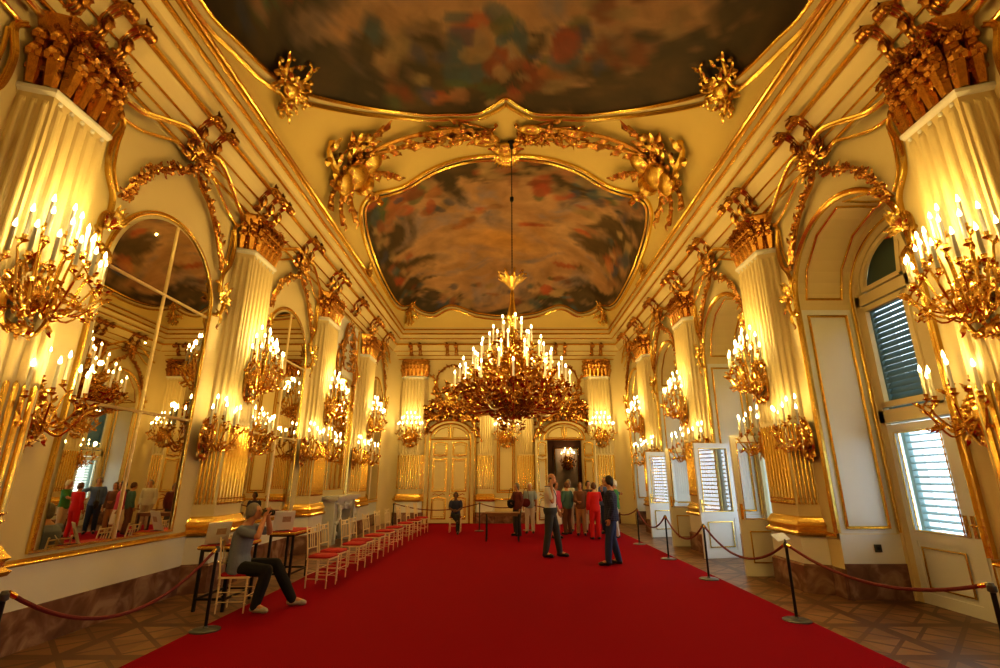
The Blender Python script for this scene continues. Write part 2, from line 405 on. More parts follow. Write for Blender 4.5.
# cornice ----------------------------------------------------------------
CREAMP = [(0, 6.80), (.06, 6.86), (.10, 7.0), (.16, 7.15), (.27, 7.32), (.33, 7.40), (.35, 7.52), (.50, 7.60), (.56, 7.75), (.66, 7.86), (.70, 8.02), (.72, 8.12)]
def line(mb, path3, y, z, prof, face):  # gilt line along the cornice at given offset
    mb.sweep([(p[0], p[1], z) for p in path3(y)], prof, face)
GL = [(.055, 6.84, .05), (.10, 7.0, .035), (.19, 7.18, .035), (.345, 7.46, .085), (.53, 7.66, .05), (.66, 7.85, .075), (.71, 8.03, .07)]
console = MB()
pp = [V((0, .02, -.02)), V((0, .10, .0)), V((0, .16, .08)), V((0, .14, .18)), V((0, .19, .32)), V((0, .33, .42)), V((0, .44, .42)), V((0, .50, .34)), V((0, .45, .28)), V((0, .40, .32))]
pp = catmull(pp, 4)
for dx in (-.05, 0, .05): console.tube([p+V((dx, 0, 0)) for p in pp], [.018+.016*(i/len(pp)) for i in range(len(pp))], 6)
for dx in (-.09, .09): console.blob((dx*.8, .43, .345), .03, .05, .05, 8, 5); console.blob((dx*.8, .10, .03), .025, .035, .035, 6, 4)
console.leaf((0, .17, .34), (0, .18, .02), .07, (0, 1, .1), .2, 4)
rg = random.Random(3)
for k in range(5): console.leaf((rg.uniform(-.06, .06), .36, .46), (rg.uniform(-.12, .12), .46, .45+rg.uniform(-.03, .07)), .03, (0, .5, 1), .2, 2)
console_me = console.mesh('console', M['darkgold'])
def cornice(name, mx, x0, x1, cons, mit=(0, 0)):
    root = sroot(name)
    m_ = MB(); k = len(CREAMP); vs = []
    for q, x in enumerate((x0, x1)):
        for a, b in CREAMP: vs.append((x+(mit[q]*a), a, b))
    m_.add(vs, [(i, k+i, k+i+1, i+1) for i in range(k-1)], mx)
    part('cornice_body', m_, M['cream'], root, smooth=False)
    g = MB()
    for a, b, w in GL:
        g.sweep([(x0+mit[0]*a, a, b), (x1+mit[1]*a, a, b)], [(-w/2, 0), (-w/2, w*.35), (-w/6, w*.6), (0, w*.35), (w/5, w*.6), (w/2, w*.3), (w/2, 0)], V((0, .75, -.65)).normalized(), mx=mx)
    part('gilt_moulding', g, M['gold'], root)
    for x in cons:
        p = mx @ V((x, .06, 7.0)); o = put('console', console_me, root, p, mx.to_euler().z)
    return root
cl = []; cr = []
for p in PIL:
    for d in (-.33, 0, .33): cl.append(-(p+d)); cr.append(p+d)
for b in BAY[:]:
    for d in (-.2, .2): cl.append(-(b+d)); cr.append(b+d)
cornice('trim_8', ML, -FAR, -NEAR, cl, (1, 0))
cornice('trim_9', MR, NEAR, FAR, cr, (0, -1))
cornice('trim_10', MF, -W, W, [-4.2, -3.8, 3.8, 4.2, -2.6, -2.2, 2.2, 2.6, -.2, .2], (1, -1))

# ================================================================== PILASTERS
def pil_plan(z, fd, hf=.42, hb=.56, y1=.30, nf=6, ns=3):
    segs = [((-hb, 0), (-hf, y1), ns), ((-hf, y1), (hf, y1), nf), ((hf, y1), (hb, 0), ns)]; out = []
    for (x0, y0), (x1, yy1), n in segs:
        dx, dy = x1-x0, yy1-y0; l = sqrt(dx*dx+dy*dy); nx, ny = dy/l, -dx/l
        fw = l/(n+.25); g0 = .125*fw+fw*.0
        out.append((x0, y0))
        for i in range(n):
            s0 = (g0+fw*i+fw*.14)/l; s1 = (g0+fw*(i+1)-fw*.14)/l
            for q in range(6):
                t = q/5; s_ = s0+(s1-s0)*t; dep = fd*sin(pi*t)**.6 if 0 < t < 1 else 0
                out.append((x0+dx*s_+nx*dep, y0+dy*s_+ny*dep))
        out.append((x1, yy1))
    return [(x, y, z) for x, y in out]
def loft(mb, rows):
    k = len(rows[0]); vs = [p for r in rows for p in r]
    mb.add(vs, [(j*k+i, j*k+i+1, (j+1)*k+i+1, (j+1)*k+i) for j in range(len(rows)-1) for i in range(k-1)])
def solid_plan(mb, prof, hf=.42, hb=.56, y1=.30):   # moulded block following the pilaster plan; prof (offset,z)
    rows = []
    for o, z in prof: rows.append([(-hb-o, 0, z), (-hf-o*.8, y1+o, z), (hf+o*.8, y1+o, z), (hb+o, 0, z)])
    loft(mb, rows); k = len(mb.v)
    mb.f.append((k-4, k-3, k-2, k-1)); b0 = k-4*len(rows); mb.f.append((b0+3, b0+2, b0+1, b0))
def build_pilaster_meshes(hf=.42, hb=.56, y1=.30, nf=6, ns=3):
    a = dict(hf=hf, hb=hb, y1=y1); F = dict(nf=nf, ns=ns, **a); me = {}
    m_ = MB(); loft(m_, [pil_plan(1.14, 0, **F), pil_plan(1.28, 0, **F), pil_plan(2.74, 0, **F), pil_plan(2.80, -.035, **F), pil_plan(5.80, -.035, **F), pil_plan(5.87, 0, **F), pil_plan(5.97, 0, **F)])
    me['shaft'] = m_.mesh('shaft', M['cream'], smooth=False)
    m_ = MB(); rows = pil_plan(1.36, -.01, **F)
    segs = [((-hb, 0), (-hf, y1), ns), ((-hf, y1), (hf, y1), nf), ((hf, y1), (hb, 0), ns)]
    for (x0, y0), (x1, yy1), n in segs:
        dx, dy = x1-x0, yy1-y0; l = sqrt(dx*dx+dy*dy); nx, ny = -dy/l, dx/l; fw = l/(n+.25)
        nn = {6: 8, 3: 5, 5: 7}.get(n, n)
        for i in range(nn):
            s_ = (.125*fw+(l-.25*fw)*(i+.5)/nn)/l; px, py = x0+dx*s_+nx*.004, y0+dy*s_+ny*.004
            rr_ = .30*l/nn; m_.tube([(px, py, 1.34), (px, py, 2.66), (px, py, 2.70)], [rr_, rr_, .004], 7)
            for z in (1.36, 1.43): m_.blob((px, py, z), rr_*1.25, n=6, m=4)
    me['gilt_reeding'] = m_.mesh('gilt_reeding', M['gold'])
    m_ = MB(); solid_plan(m_, [(.0, 5.93), (.035, 5.97), (.035, 6.01), (.015, 6.03)], **a)
    for i in range(nf): m_.blob((-hf+hf*2*(i+.5)/nf, y1+.01, 5.89), .03, .02, .03, 6, 4)
    me['necking'] = m_.mesh('necking', M['white'])
    m_ = MB(); rng = random.Random(5); solid_plan(m_, [(-.05, 6.02), (-.04, 6.5), (.06, 6.72), (.06, 6.78)], **a)
    per = [((-hb, 0), (-hf, y1)), ((-hf, y1), (hf, y1)), ((hf, y1), (hb, 0))]
    for tier, (z0, z1, rr) in enumerate(((6.03, 6.36, .074), (6.20, 6.54, .064))):
        for (ax_, ay), (bx, by) in per:
            l = sqrt((bx-ax_)**2+(by-ay)**2); n_ = max(2, round(l/.18))+(tier if l > .5 else 0); nx, ny = -(by-ay)/l, (bx-ax_)/l
            for i in range(n_):
                t_ = (i+.5)/n_; x, y = ax_+(bx-ax_)*t_, ay+(by-ay)*t_; o0 = -.01; P = catmull([(x+nx*o0, y+ny*o0, z0), (x+nx*(o0+.02), y+ny*(o0+.02), (z0+z1)/2), (x+nx*(o0+.06), y+ny*(o0+.06), z1-.02), (x+nx*(o0+.12), y+ny*(o0+.12), z1-.05)], 3)
                m_.tube(P, [rr*(.8+.35*sin(pi*q_/(len(P)-1))) for q_ in range(len(P))], 6)
                for sg in (-1, 1): m_.blob((x+nx*(o0+.09)+sg*ny*rr*.55, y+ny*(o0+.09)-sg*nx*rr*.55, z1-.05), rr*.75, n=6, m=4); m_.blob((x+nx*(o0+.03)+sg*ny*rr*.8, y+ny*(o0+.03)-sg*nx*rr*.8, z1-.17), rr*.5, n=5, m=3)
    for i in range(26):
        x = rng.uniform(-hb, hb); y = y1 if abs(x) < hf else y1*max(0, (hb*1.1-abs(x)))/(hb*1.1-hf); rosette(m_, (x, y+rng.uniform(.04, .12), rng.uniform(6.52, 6.76)), rng.uniform(.045, .08), 5)
    for sg in (-1, 1):
        m_.tube([V((sg*(hf+.02), y1+.02, 6.5))+V((sg*.10*cos(q_*.55)*(1-q_/16), .06*cos(q_*.55)*(1-q_/16), .12+.10*sin(q_*.55)*(1-q_/16))) for q_ in range(14)], .022, 5)
    for i in range(20):
        x = rng.uniform(-hb, hb); m_.leaf((x, y1*.8, 6.6), (x+rng.uniform(-.08, .08), y1+.14, 6.6+rng.uniform(-.10, .14)), .035, (0, 1, .3), .2, 3)
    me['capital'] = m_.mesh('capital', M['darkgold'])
    m_ = MB(); solid_plan(m_, [(.02, .84), (.10, .86), (.12, .90), (.07, .94), (.07, .99), (.10, 1.02), (.06, 1.07), (.03, 1.13), (.0, 1.15)], **a)
    me['pedestal_band'] = m_.mesh('pedestal_band', M['gold'], smooth=False)
    m_ = MB(); solid_plan(m_, [(.05, .42), (.05, .84)], **a); me['pedestal'] = m_.mesh('pedestal', M['white'], smooth=False)
    m_ = MB(); solid_plan(m_, [(.09, 0), (.09, .40), (.06, .43)], **a); me['plinth'] = m_.mesh('plinth', M['marble'], smooth=False)
    return me
PM = build_pilaster_meshes(); PN = build_pilaster_meshes(.36, .47, .30, 5, 3)
def pilaster(s, D, label, me=PM, group='fluted pilasters along the walls'):
    loc, rz = side(s, D); t = thing('pilaster', label, 'pilaster', loc, rz, group)
    for k, m_ in me.items(): put(k, m_, t)
    return t
for s in ('left', 'right'):
    for i, p in enumerate(PIL):
        t = pilaster(s, p, f'cream fluted pilaster with gilded capital, {s} wall, {ORD[i]}', PN if i == 1 else PM)
        if i == 1:      # the nearest pair has a slightly shorter shaft and a taller capital
            for o in t.children:
                if o.name.startswith('capital'): o.scale.z = 1.26; o.location.z = 6.78*(1-1.26)
                if o.name.startswith('necking'): o.location.z = -.20
                if o.name.startswith('shaft'): o.scale.z = (5.97-.20)/5.97
pilaster('far', -4.0, 'cream fluted pilaster with gilded capital at the left end of the far wall')
pilaster('far', 4.0, 'cream fluted pilaster with gilded capital at the right end of the far wall')
PS = build_pilaster_meshes(.30, .34, .12, 6, 1)
pilaster('far', -.86, 'narrow fluted pilaster on the far wall beside the closed double door', PS)
pilaster('far', .84, 'narrow fluted pilaster on the far wall beside the open doorway', PS)

# ================================================================== BAY RELIEFS (bows, garlands, shoulder cartouches)
def bay_relief_parts(hw, shoulder):
    rng = random.Random(11); crest = MB(); out = []
    for sx in (1, -1):
        m4 = Matrix.Identity(4) if sx > 0 else MIRX
        b = MB(); P = catmull([(1.56, .10, 6.62), (1.25, .14, 6.66), (.85, .18, 6.86), (.45, .2, 7.04), (.18, .2, 7.0), (.12, .2, 6.86)], 5)
        b.sweep(P, half(.085, .05), (0, 1, 0)); P2 = catmull([(1.5, .03, 6.4), (1.15, .05, 6.46), (.8, .07, 6.62), (.5, .09, 6.76), (.26, .1, 6.72)], 5); b.sweep(P2, half(.05, .035), (0, 1, 0))
        Q = catmull([(1.52, .03, 6.45), (1.42, .03, 6.3), (1.5, .03, 6.0), (1.47, .03, 5.6), (1.30, .03, 5.3), (hw+.06, .03, shoulder+.2)], 5); b.sweep(Q, half(.07, .05), (0, 1, 0))
        Q2 = catmull([(1.38, .02, 6.25), (1.40, .02, 6.0), (1.36, .02, 5.65), (1.22, .02, 5.42)], 5); b.sweep(Q2, half(.035, .03), (0, 1, 0))
        bow = MB(); bow.ext(b, m4); out.append(('bow_moulding', bow.mesh('bow_moulding', M['gold'])))
        g = MB()
        garland(g, catmull([(.08, .1, 6.62), (.22, .1, 6.42), (.5, .08, 6.30), (.78, .06, 6.05), (.98, .06, 5.75), (hw, .06, 5.35)], 4), .085, rng, .10)
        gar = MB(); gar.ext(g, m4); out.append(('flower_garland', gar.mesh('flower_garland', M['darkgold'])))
        c = MB()
        scroll(c, 'C', (.05, 6.95), (.34, 6.72), .028, 1.1, y=.1, leaves=2); scroll(c, 'S', (.03, 6.62), (.28, 6.98), .026, 1., y=.12, leaves=2); c.leaf((.05, .12, 6.66), (.24, .2, 6.5), .05, (0, 1, 0))
        for k in range(5): c.leaf((.03, .12, 6.8), (.3*cos(k*.4), .2, 6.8+.3*sin(k*.4)), .05, (0, 1, 0), .2, 3)
        crest.ext(c, m4)
        h = MB()
        scroll(h, 'C', (hw+.10, shoulder+.30), (hw+.02, shoulder-.22), .032, -1., y=.05, leaves=3); scroll(h, 'S', (hw-.05, shoulder+.38), (hw+.2, shoulder+.05), .025, 1., y=.05, leaves=2)
        for k in range(9): a = rng.uniform(-.4, 3.4); h.leaf((hw+.07, .07, shoulder+.1), (hw+.07+.2*cos(a), .14, shoulder+.1+.3*sin(a)), .05, (0, 1, 0), .3, 3)
        h.leaf((hw+.06, .05, shoulder-.1), (hw+.02, .08, shoulder-.5), .06, (0, 1, 0), .2, 5)
        sho = MB(); sho.ext(h, m4); out.append(('shoulder_cartouche', sho.mesh('shoulder_cartouche', M['gold'])))
    crest.blob((0, .16, 6.8), .09, .06, .13); foliage(crest, rng, 0, 6.8, .25, .18, 14, .12, .08, .1)
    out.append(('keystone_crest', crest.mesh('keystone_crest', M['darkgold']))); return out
RM = bay_relief_parts(1.22, 4.75)
for s in ('left', 'right'):
    for i, b in enumerate(BAY):
        if s == 'left' and i == 3: continue
        loc, rz = side(s, b); what = 'arched mirror' if s == 'left' else 'window niche'
        t = thing('overdoor_relief', f'gilt scroll and garland relief over the {what} {ORD3[i]}', 'wall ornament', loc, rz, 'gilt reliefs above the arches')
        for k, m_ in RM: put(k, m_, t)

# ================================================================== MIRRORS
def mirror_parts(hw, z0, spring, bars):
    me = {}
    g = MB(); A = arch_pts(hw, spring, 28); vs = [(0, .03, z0)]+[(hw, .03, z0)]+[(x, .03, z) for x, z in A]+[(-hw, .03, z0)]
    g.add(vs, [tuple(range(len(vs)-1, 0, -1))]); me['mirror_glass'] = g.mesh('mirror_glass', M['mirror'], smooth=False)
    f = MB(); P = arch_path(hw+.05, spring, z0-.02, n=28)
    f.sweep([(x, 0, z) for x, z in P], [(-.035, 0), (-.035, .025), (-.022, .038), (-.008, .03), (.0, .0)], (0, 1, 0))
    P = arch_path(hw+.11, spring, z0-.02, n=28); f.sweep([(x, 0, z) for x, z in P], half(.028, .035), (0, 1, 0))
    f.box(-hw-.12, hw+.12, 0, .035, z0-.03, z0); me['frame'] = f.mesh('frame', M['gold'])
    b = MB()
    b.sweep([(0, .03, z0), (0, .03, spring+hw)], half(.036, .022), (0, 1, 0)); me['glazing_bar'] = b.mesh('glazing_bar', M['palegold'])
    for i_, z in enumerate(bars):
        b2 = MB(); b2.sweep([(-hw, .03, z), (hw, .03, z)], half(.038, .025), (0, 1, 0)); me['cross_bar' if not i_ else 'cross_bar ']  = b2.mesh('cross_bar', M['palegold'])
    return me
MM = mirror_parts(1.08, 1.0, 4.47, (4.42, 2.66))
for i in (0, 1, 2, 4):
    loc, rz = side('left', BAY[i]); t = thing('wall_mirror', f'tall arched mirror in a gilt frame on the left wall, {ORD[i]}', 'mirror', loc, rz, 'arched mirrors of the left wall')
    for k, m_ in MM.items(): put(k.strip(), m_, t)

# fireplace bay -----------------------------------------------------------
loc, rz = side('left', BAY[3])
t = thing('overmantel_mirror', 'narrow arched mirror in gilt frame above the marble fireplace', 'mirror', loc, rz)
for k, m_ in mirror_parts(.62, 1.46, 4.1, (2.9,)).items():
    if k != 'glazing_bar': put(k, m_, t)
t = thing('rocaille_relief', 'white panel with dense gilt rocaille and flowers above the fireplace mirror', 'wall ornament', loc, rz)
m_ = MB(); m_.box(-.95, .95, 0, .06, 4.9, 6.7); part('white_panel', m_, M['white'], t, False)
m_ = MB(); rng = random.Random(21)
for sx in (1, -1):
    h = MB(); scroll(h, 'S', (.1, 6.6), (.85, 5.7), .04, 1, leaves=5, y=.08); scroll(h, 'C', (.8, 5.6), (.7, 4.7), .04, -1, leaves=4, y=.08); scroll(h, 'C', (.1, 5.1), (.6, 5.9), .03, 1, leaves=4, y=.08)
    garland(h, [(.3, .1, 6.3), (.5, .1, 5.8), (.62, .1, 5.2), (.8, .1, 4.6), (.82, .1, 3.9)], .07, rng); m_.ext(h, Matrix.Identity(4) if sx > 0 else MIRX)
foliage(m_, rng, 0, 5.9, .5, .7, 60, .16, .08, .15); part('gilt_rocaille', m_, M['darkgold'], t)
m_ = MB()
for sx in (-1, 1):
    m_.sweep([(sx*1.1, 0, 1.1), (sx*1.1, 0, 6.7)], half(.12, .07), (0, 1, 0)); m_.sweep([(sx*.92, 0, 1.4), (sx*.92, 0, 6.7)], half(.05, .04), (0, 1, 0))
part('strip_moulding', m_, M['gold'], t)
t = thing('fireplace', 'carved white marble fireplace against the left wall behind the row of chairs', 'fireplace', loc, rz)
m_ = MB(); m_.box(-.95, -.62, .04, .42, 0, 1.14); m_.box(.62, .95, .04, .42, 0, 1.14); m_.box(-.62, .62, .04, .40, .88, 1.14); m_.box(-.62, .62, .04, .06, 0, .88)
part('surround', m_, M['statmarble'], t, False)
m_ = MB(); m_.box(-1.06, 1.06, .04, .56, 1.2, 1.27); m_.box(-1.0, 1.0, .04, .50, 1.14, 1.2); part('mantel_shelf', m_, M['statmarble'], t, False)
m_ = MB()
for sx in (1, -1):
    h = MB(); scroll(h, 'S', (.1, 1.0), (.58, 1.0), .025, 1, y=.42, yb=.02, leaves=4); scroll(h, 'C', (.78, 1.08), (.78, .55), .04, 1, y=.44, yb=.05, leaves=4); scroll(h, 'C', (.78, .5), (.76, .1), .03, -1, y=.43, leaves=2); m_.ext(h, Matrix.Identity(4) if sx > 0 else MIRX)
rosette(m_, (0, .43, 1.0), .12, 8); part('carving', m_, M['statmarble'], t)
m_ = MB(); m_.box(-.62, .62, .065, .08, 0, .88); part('firebox', m_, M['socket'], t, False)

# ================================================================== WINDOWS (right)
def louvres(mb, x0, x1, z0, z1, y, tilt, step=.085, wid=.07):
    n = int((z1-z0)/step)
    for k in range(n):
        z = z0+step*(k+.5); a = tilt; c, s_ = cos(a)*wid/2, sin(a)*wid/2
        mb.add([(x0, y-c, z-s_), (x1, y-c, z-s_), (x1, y+c, z+s_), (x0, y+c, z+s_), (x0, y-c, z-s_+.008), (x1, y-c, z-s_+.008), (x1, y+c, z+s_+.008), (x0, y+c, z+s_+.008)],
               [(0,1,2,3),(4,7,6,5),(0,4,5,1),(1,5,6,2),(2,6,7,3),(3,7,4,0)])
win = {}
m_ = MB(); yy = YW-.06
def bar(mb, x0, x1, z0, z1, y=yy, d=.08): mb.box(x0, x1, y-d/2, y+d/2, z0, z1)
bar(m_, -.07, .07, 2.78, 5.74); bar(m_, -1.08, 1.08, 4.62, 4.80); bar(m_, -1.08, 1.08, 2.62, 2.82); bar(m_, -1.08, -.98, 0, 4.72); bar(m_, .98, 1.08, 0, 4.72)
m_.sweep([(x, yy-.04, z) for x, z in arch_pts(1.03, 4.72, 24, 1.01)], [(-.05, 0), (-.05, .08), (.05, .08), (.05, 0)], (0, 1, 0))
for sx in (-1, 1):      # inner arch-light beads and casement frames
    m_.sweep([(sx*x, yy+.03, z) for x, z in [(.12, 4.86)]+[(.84*cos(pi*k/24), 4.86+.74*sin(pi*k/24)) for k in range(12, -1, -1)]+[(.12, 4.86)]], [(-.035, -.03), (-.035, .03), (.035, .03), (.035, -.03)], (0, 1, 0))
    for z0, z1 in ((2.86, 4.58),):
        a, b = (.09, .97) if sx > 0 else (-.97, -.09)
        bar(m_, a, a+.08, z0, z1, yy+.02); bar(m_, b-.08, b, z0, z1, yy+.02); bar(m_, a, b, z0, z0+.09, yy+.02); bar(m_, a, b, z1-.09, z1, yy+.02)
win['window_frame'] = m_.mesh('window_frame', M['cream'], False)
m_ = MB(); m_.sweep([(x, 0, z) for x, z in arch_path(NHW+.02, NSP, .94, n=28)], [(-.03, 0), (-.03, .05), (-.01, .06), (.01, .03), (.035, .07), (.065, .04), (.065, 0)], (0, 1, 0))
m_.sweep([(x, YW, z) for x, z in arch_path(1.225, 4.72, .95, rise=1.09, n=28)], half(.03, .03), (0, 1, 0))
for sx in (-1, 1):      # gilt panel frames on the reveals
    X = sx*(NHW-.004)
    m_.sweep([(X, -.14, 1.02), (X, -.80, 1.02), (X, -.80, 4.5), (X, -.14, 4.5)], half(.045, .03), (-sx, 0, 0), closed=True)
    for za, zb in ((NSP+.05, .9),):
        m_.sweep([((NHW-.004)*cos(a)*sx, y, NSP+(NHW-.004)*sin(a)) for y, a in [(-.16, .08), (-.16, .5), (-.16, 1.0), (-.16, 1.5), (-.5, 1.52), (-.78, 1.5), (-.78, 1.0), (-.78, .5), (-.78, .08)]], half(.04, .025), [V((-sx*cos(a), 0, -sin(a))) for a in (.08, .5, 1., 1.5, 1.52, 1.5, 1., .5, .08)], closed=True)
win['gilt_moulding'] = m_.mesh('gilt_moulding', M['gold'])
m_ = MB(); A = arch_pts(1.0, 4.72, 24, .98); m_.add([(x, yy, z) for x, z in A], [tuple(range(25))]); m_.add([(-1, yy, 2.8), (1, yy, 2.8), (1, yy, 4.7), (-1, yy, 4.7)], [(0, 1, 2, 3)])
win['pane'] = m_.mesh('pane', M['glass'], False)
m_ = MB()
for sx in (-1, 1): a, b = sorted((sx*(NHW-.003), sx*(NHW+.01))); m_.box(a, b, -.90, -.04, .93, 4.62)
win['reveal_panel'] = m_.mesh('reveal_panel', M['white'], False)
m_ = MB()
for sx in (-1, 1):
    a, b = sorted((sx*.02, sx*1.06)); louvres(m_, a, b, 2.80, 4.66, YW-.24, -.98, .095, .125)
    m_.box(a, a+.06, YW-.27, YW-.20, 2.75, 4.68); m_.box(b-.06, b, YW-.27, YW-.20, 2.75, 4.68)
m_.add([(x, YW-.24, z) for x, z in arch_pts(1.08, 4.64, 16, 1.2)], [tuple(range(17))])
win['upper_shutter'] = m_.mesh('upper_shutter', M['louvre'], False)
m_ = MB()
for sx in (-1, 1):
    a, b = sorted((sx*.02, sx*.97)); louvres(m_, a, b, .15, 2.6, YW-.26, -.34, .105, .085)
    m_.box(a, a+.06, YW-.30, YW-.22, .1, 2.62); m_.box(b-.06, b, YW-.30, YW-.22, .1, 2.62)
R_ = MB()
for sx in (-1, 1): a, b = sorted((sx*1.08, sx*1.16)); R_.box(a, b, YW-.62, YW-.05, 0, 5.9)
R_.box(-1.1, 1.1, YW-.30, YW-.10, 2.60, 2.83)  # bar added to block the bright sky gap behind the transom
win['outer_reveal'] = R_.mesh('outer_reveal', M['white'], False)
win['lower_shutter'] = m_.mesh('lower_shutter', M['louvrelow'], False)
m_ = MB(); m_.box(-1.1, 1.1, YW-.62, YW-.5, 0, .62)
win['outer_sill'] = m_.mesh('outer_sill', M['parapet'], False)
def leafdoor():
    f = MB(); w, h = .98, 2.58
    f.box(0, .10, -.025, .025, .004, h); f.box(w-.10, w, -.025, .025, .004, h); f.box(.10, w-.10, -.025, .025, h-.12, h); f.box(.10, w-.10, -.025, .025, .86, 1.0); f.box(.10, w-.10, -.025, .025, .004, .16); f.box(.10, w-.10, -.012, .012, .16, .86)
    g = MB()
    for y in (-.027, .027):
        for (x0, z0, x1, z1, w_) in ((.17, .24, w-.17, .78, .025), (.11, 1.01, w-.11, h-.13, .018)):
            g.sweep([(x0, y, z0), (x1, y, z0), (x1, y, z1), (x0, y, z1)], bead(w_, .014), (0, 1 if y > 0 else -1, 0), closed=True)
    p = MB(); p.add([(.1, 0, 1.0), (w-.1, 0, 1.0), (w-.1, 0, h-.12), (.1, 0, h-.12)], [(0, 1, 2, 3)])
    k = MB(); k.box(w-.08, w-.03, -.04, .04, 1.0, 1.28); k.tube([(w-.055, .03, 1.16), (w-.055, .08, 1.16), (w-.10, .09, 1.17), (w-.2, .085, 1.15)], .012, 6)
    k.tube([(w-.055, .03, 1.05), (w-.055, .05, 1.05)], .02, 8)
    return {'leaf_frame': f.mesh('leaf_frame', M['white'], False), 'gilt_bead': g.mesh('gilt_bead', M['gold']), 'pane': p.mesh('pane', M['glass2'], False), 'handle': k.mesh('handle', M['brass'])}
LD = leafdoor()
nwin = 0
for i, b in enumerate(BAY):
    loc, rz = side('right', b); nwin += 1; r = sroot(f'window_{nwin}', loc, rz)
    for k, m_ in win.items():
        o = put(k, m_, r)
        if k not in ('gilt_moulding', 'reveal_panel'): o.scale = (1.11, 1, 1)
    opened = i in (2, 3)
    for sx in (-1, 1):
        if opened: hx, hy, ang = sx*1.16, -.28, pi/2 + (.23 if sx > 0 else -.03)
        else: hx, hy, ang = sx*1.09, YW-.05, (0 if sx < 0 else pi)
        lf = put('casement_leaf', LD['leaf_frame'], r, (hx, hy, 0), ang)
        if not opened: lf.scale = (1.118, 1, 1)
        for k in ('gilt_bead', 'pane', 'handle'): put(k, LD[k], lf)
t = thing('power_socket', 'small dark power socket low on the white niche side at right', 'socket', (W+.55, BAY[1]+NHW-.012, .72), pi)
m_ = MB(); m_.box(-.05, .05, 0, .02, -.055, .055); part('cover_plate', m_, M['socket'], t, False)
m_ = MB(); m_.lathe([(.025, 0), (.025, .012), (.018, .012), (.018, .004)], 12, mx=Matrix.Translation((0, .018, 0)) @ Matrix.Rotation(-pi/2, 4, 'X')); part('socket_ring', m_, M['black'], t)

# ================================================================== FAR WALL DOORS
def door_leaf_mesh(w, z1, arch=0):
    f = MB(); g = MB(); f.box(0, w, -.03, .03, .02, z1)
    def pan(z0, z2, bow):
        x0, x1 = .12, w-.12
        P = [(x0, z0), (x1, z0)]+[(x1-(x1-x0)*k/8, z2+bow*sin(pi*k/8)) for k in range(9)]
        for y, n in ((.031, 1), (-.031, -1)):
            g.sweep([(x, y, z) for x, z in P], bead(.06, .03), (0, n, 0), closed=True)
            g.sweep([(x*(1-.2)+.1*w, y, z0+.08+(z-z0)*(1-.16/(z2-z0))) for x, z in P], bead(.018, .012), (0, n, 0), closed=True)
    pan(.18, .95, .05); pan(1.25, z1-.75, -.05); pan(z1-.6, z1-.14, .06)
    for z in (1.1, z1-.66):
        for y in (.035, -.035):
            g.tube([(.15, y, z), (w*.3, y, z+.05), (w/2, y, z-.02), (w*.7, y, z+.05), (w-.15, y, z)], .02, 5)
    return f.mesh('leaf_panel', M['cream'], False), g.mesh('gilt_moulding', M['gold'])
def door_surround(x, name, closed):
    r = sroot(name, (x, FAR, 0), pi); f = MB()
    f.sweep([(a, 0, z) for a, z in arch_path(.96, 3.35, .0, rise=.72, n=24)], [(-.12, 0), (-.12, .06), (-.04, .10), (.04, .07), (.12, .12), (.14, 0)], (0, 1, 0)); part('door_frame', f, M['cream'], r)
    g = MB()
    for hw_, w_ in ((.86, .07), (1.06, .08)): g.sweep([(a, .09, z) for a, z in arch_path(hw_, 3.35, .0, rise=hw_*.75, n=24)], half(w_, .04), (0, 1, 0))
    part('gilt_moulding', g, M['gold'], r)
    if closed:
        a, b = door_leaf_mesh(.80, 3.3)
        for sx in (-1, 1):
            d = put('door_leaf', a, r, (sx*.81, .05, 0), 0 if sx < 0 else pi); put('gilt_moulding', b, d)
        k = MB(); k.box(-.05, -.02, .08, .10, 1.05, 1.3); k.tube([(-.035, .1, 1.15), (-.035, .15, 1.15), (-.14, .15, 1.15)], .012, 6); part('handle', k, M['brass'], r)
    p = MB(); vs = [(a, .04, z) for a, z in arch_pts(.84, 3.34, 20, .62)]; p.add(vs, [tuple(range(21))])
    part('tympanum', p, M['cream'], r, False); g = MB()
    for sx in (-1, 1):
        P = [(sx*(.08), .05, 3.42)]+[(sx*.70*cos(pi*k/20), .05, 3.42+.44*sin(pi*k/20)) for k in range(9, -1, -1)]
        g.sweep(P, bead(.035, .025), (0, 1, 0), closed=True)
    g.sweep([(-.84, .05, 3.34), (.84, .05, 3.34)], half(.07, .04), (0, 1, 0)); g.sweep([(0, .05, 3.34), (0, .05, 3.92)], half(.05, .03), (0, 1, 0))
    part('tympanum_moulding', g, M['gold'], r); return r
door_surround(-2.36, 'door_1', True)
r2 = door_surround(2.48, 'door_2', False)
a, b = door_leaf_mesh(.72, 3.28)
for sx, ang in ((1, .80), (-1, pi-.95)):   # local +x is the photo's left here
    d = put('door_leaf', a, r2, (sx*.76, .14, 0), ang); put('gilt_moulding', b, d)
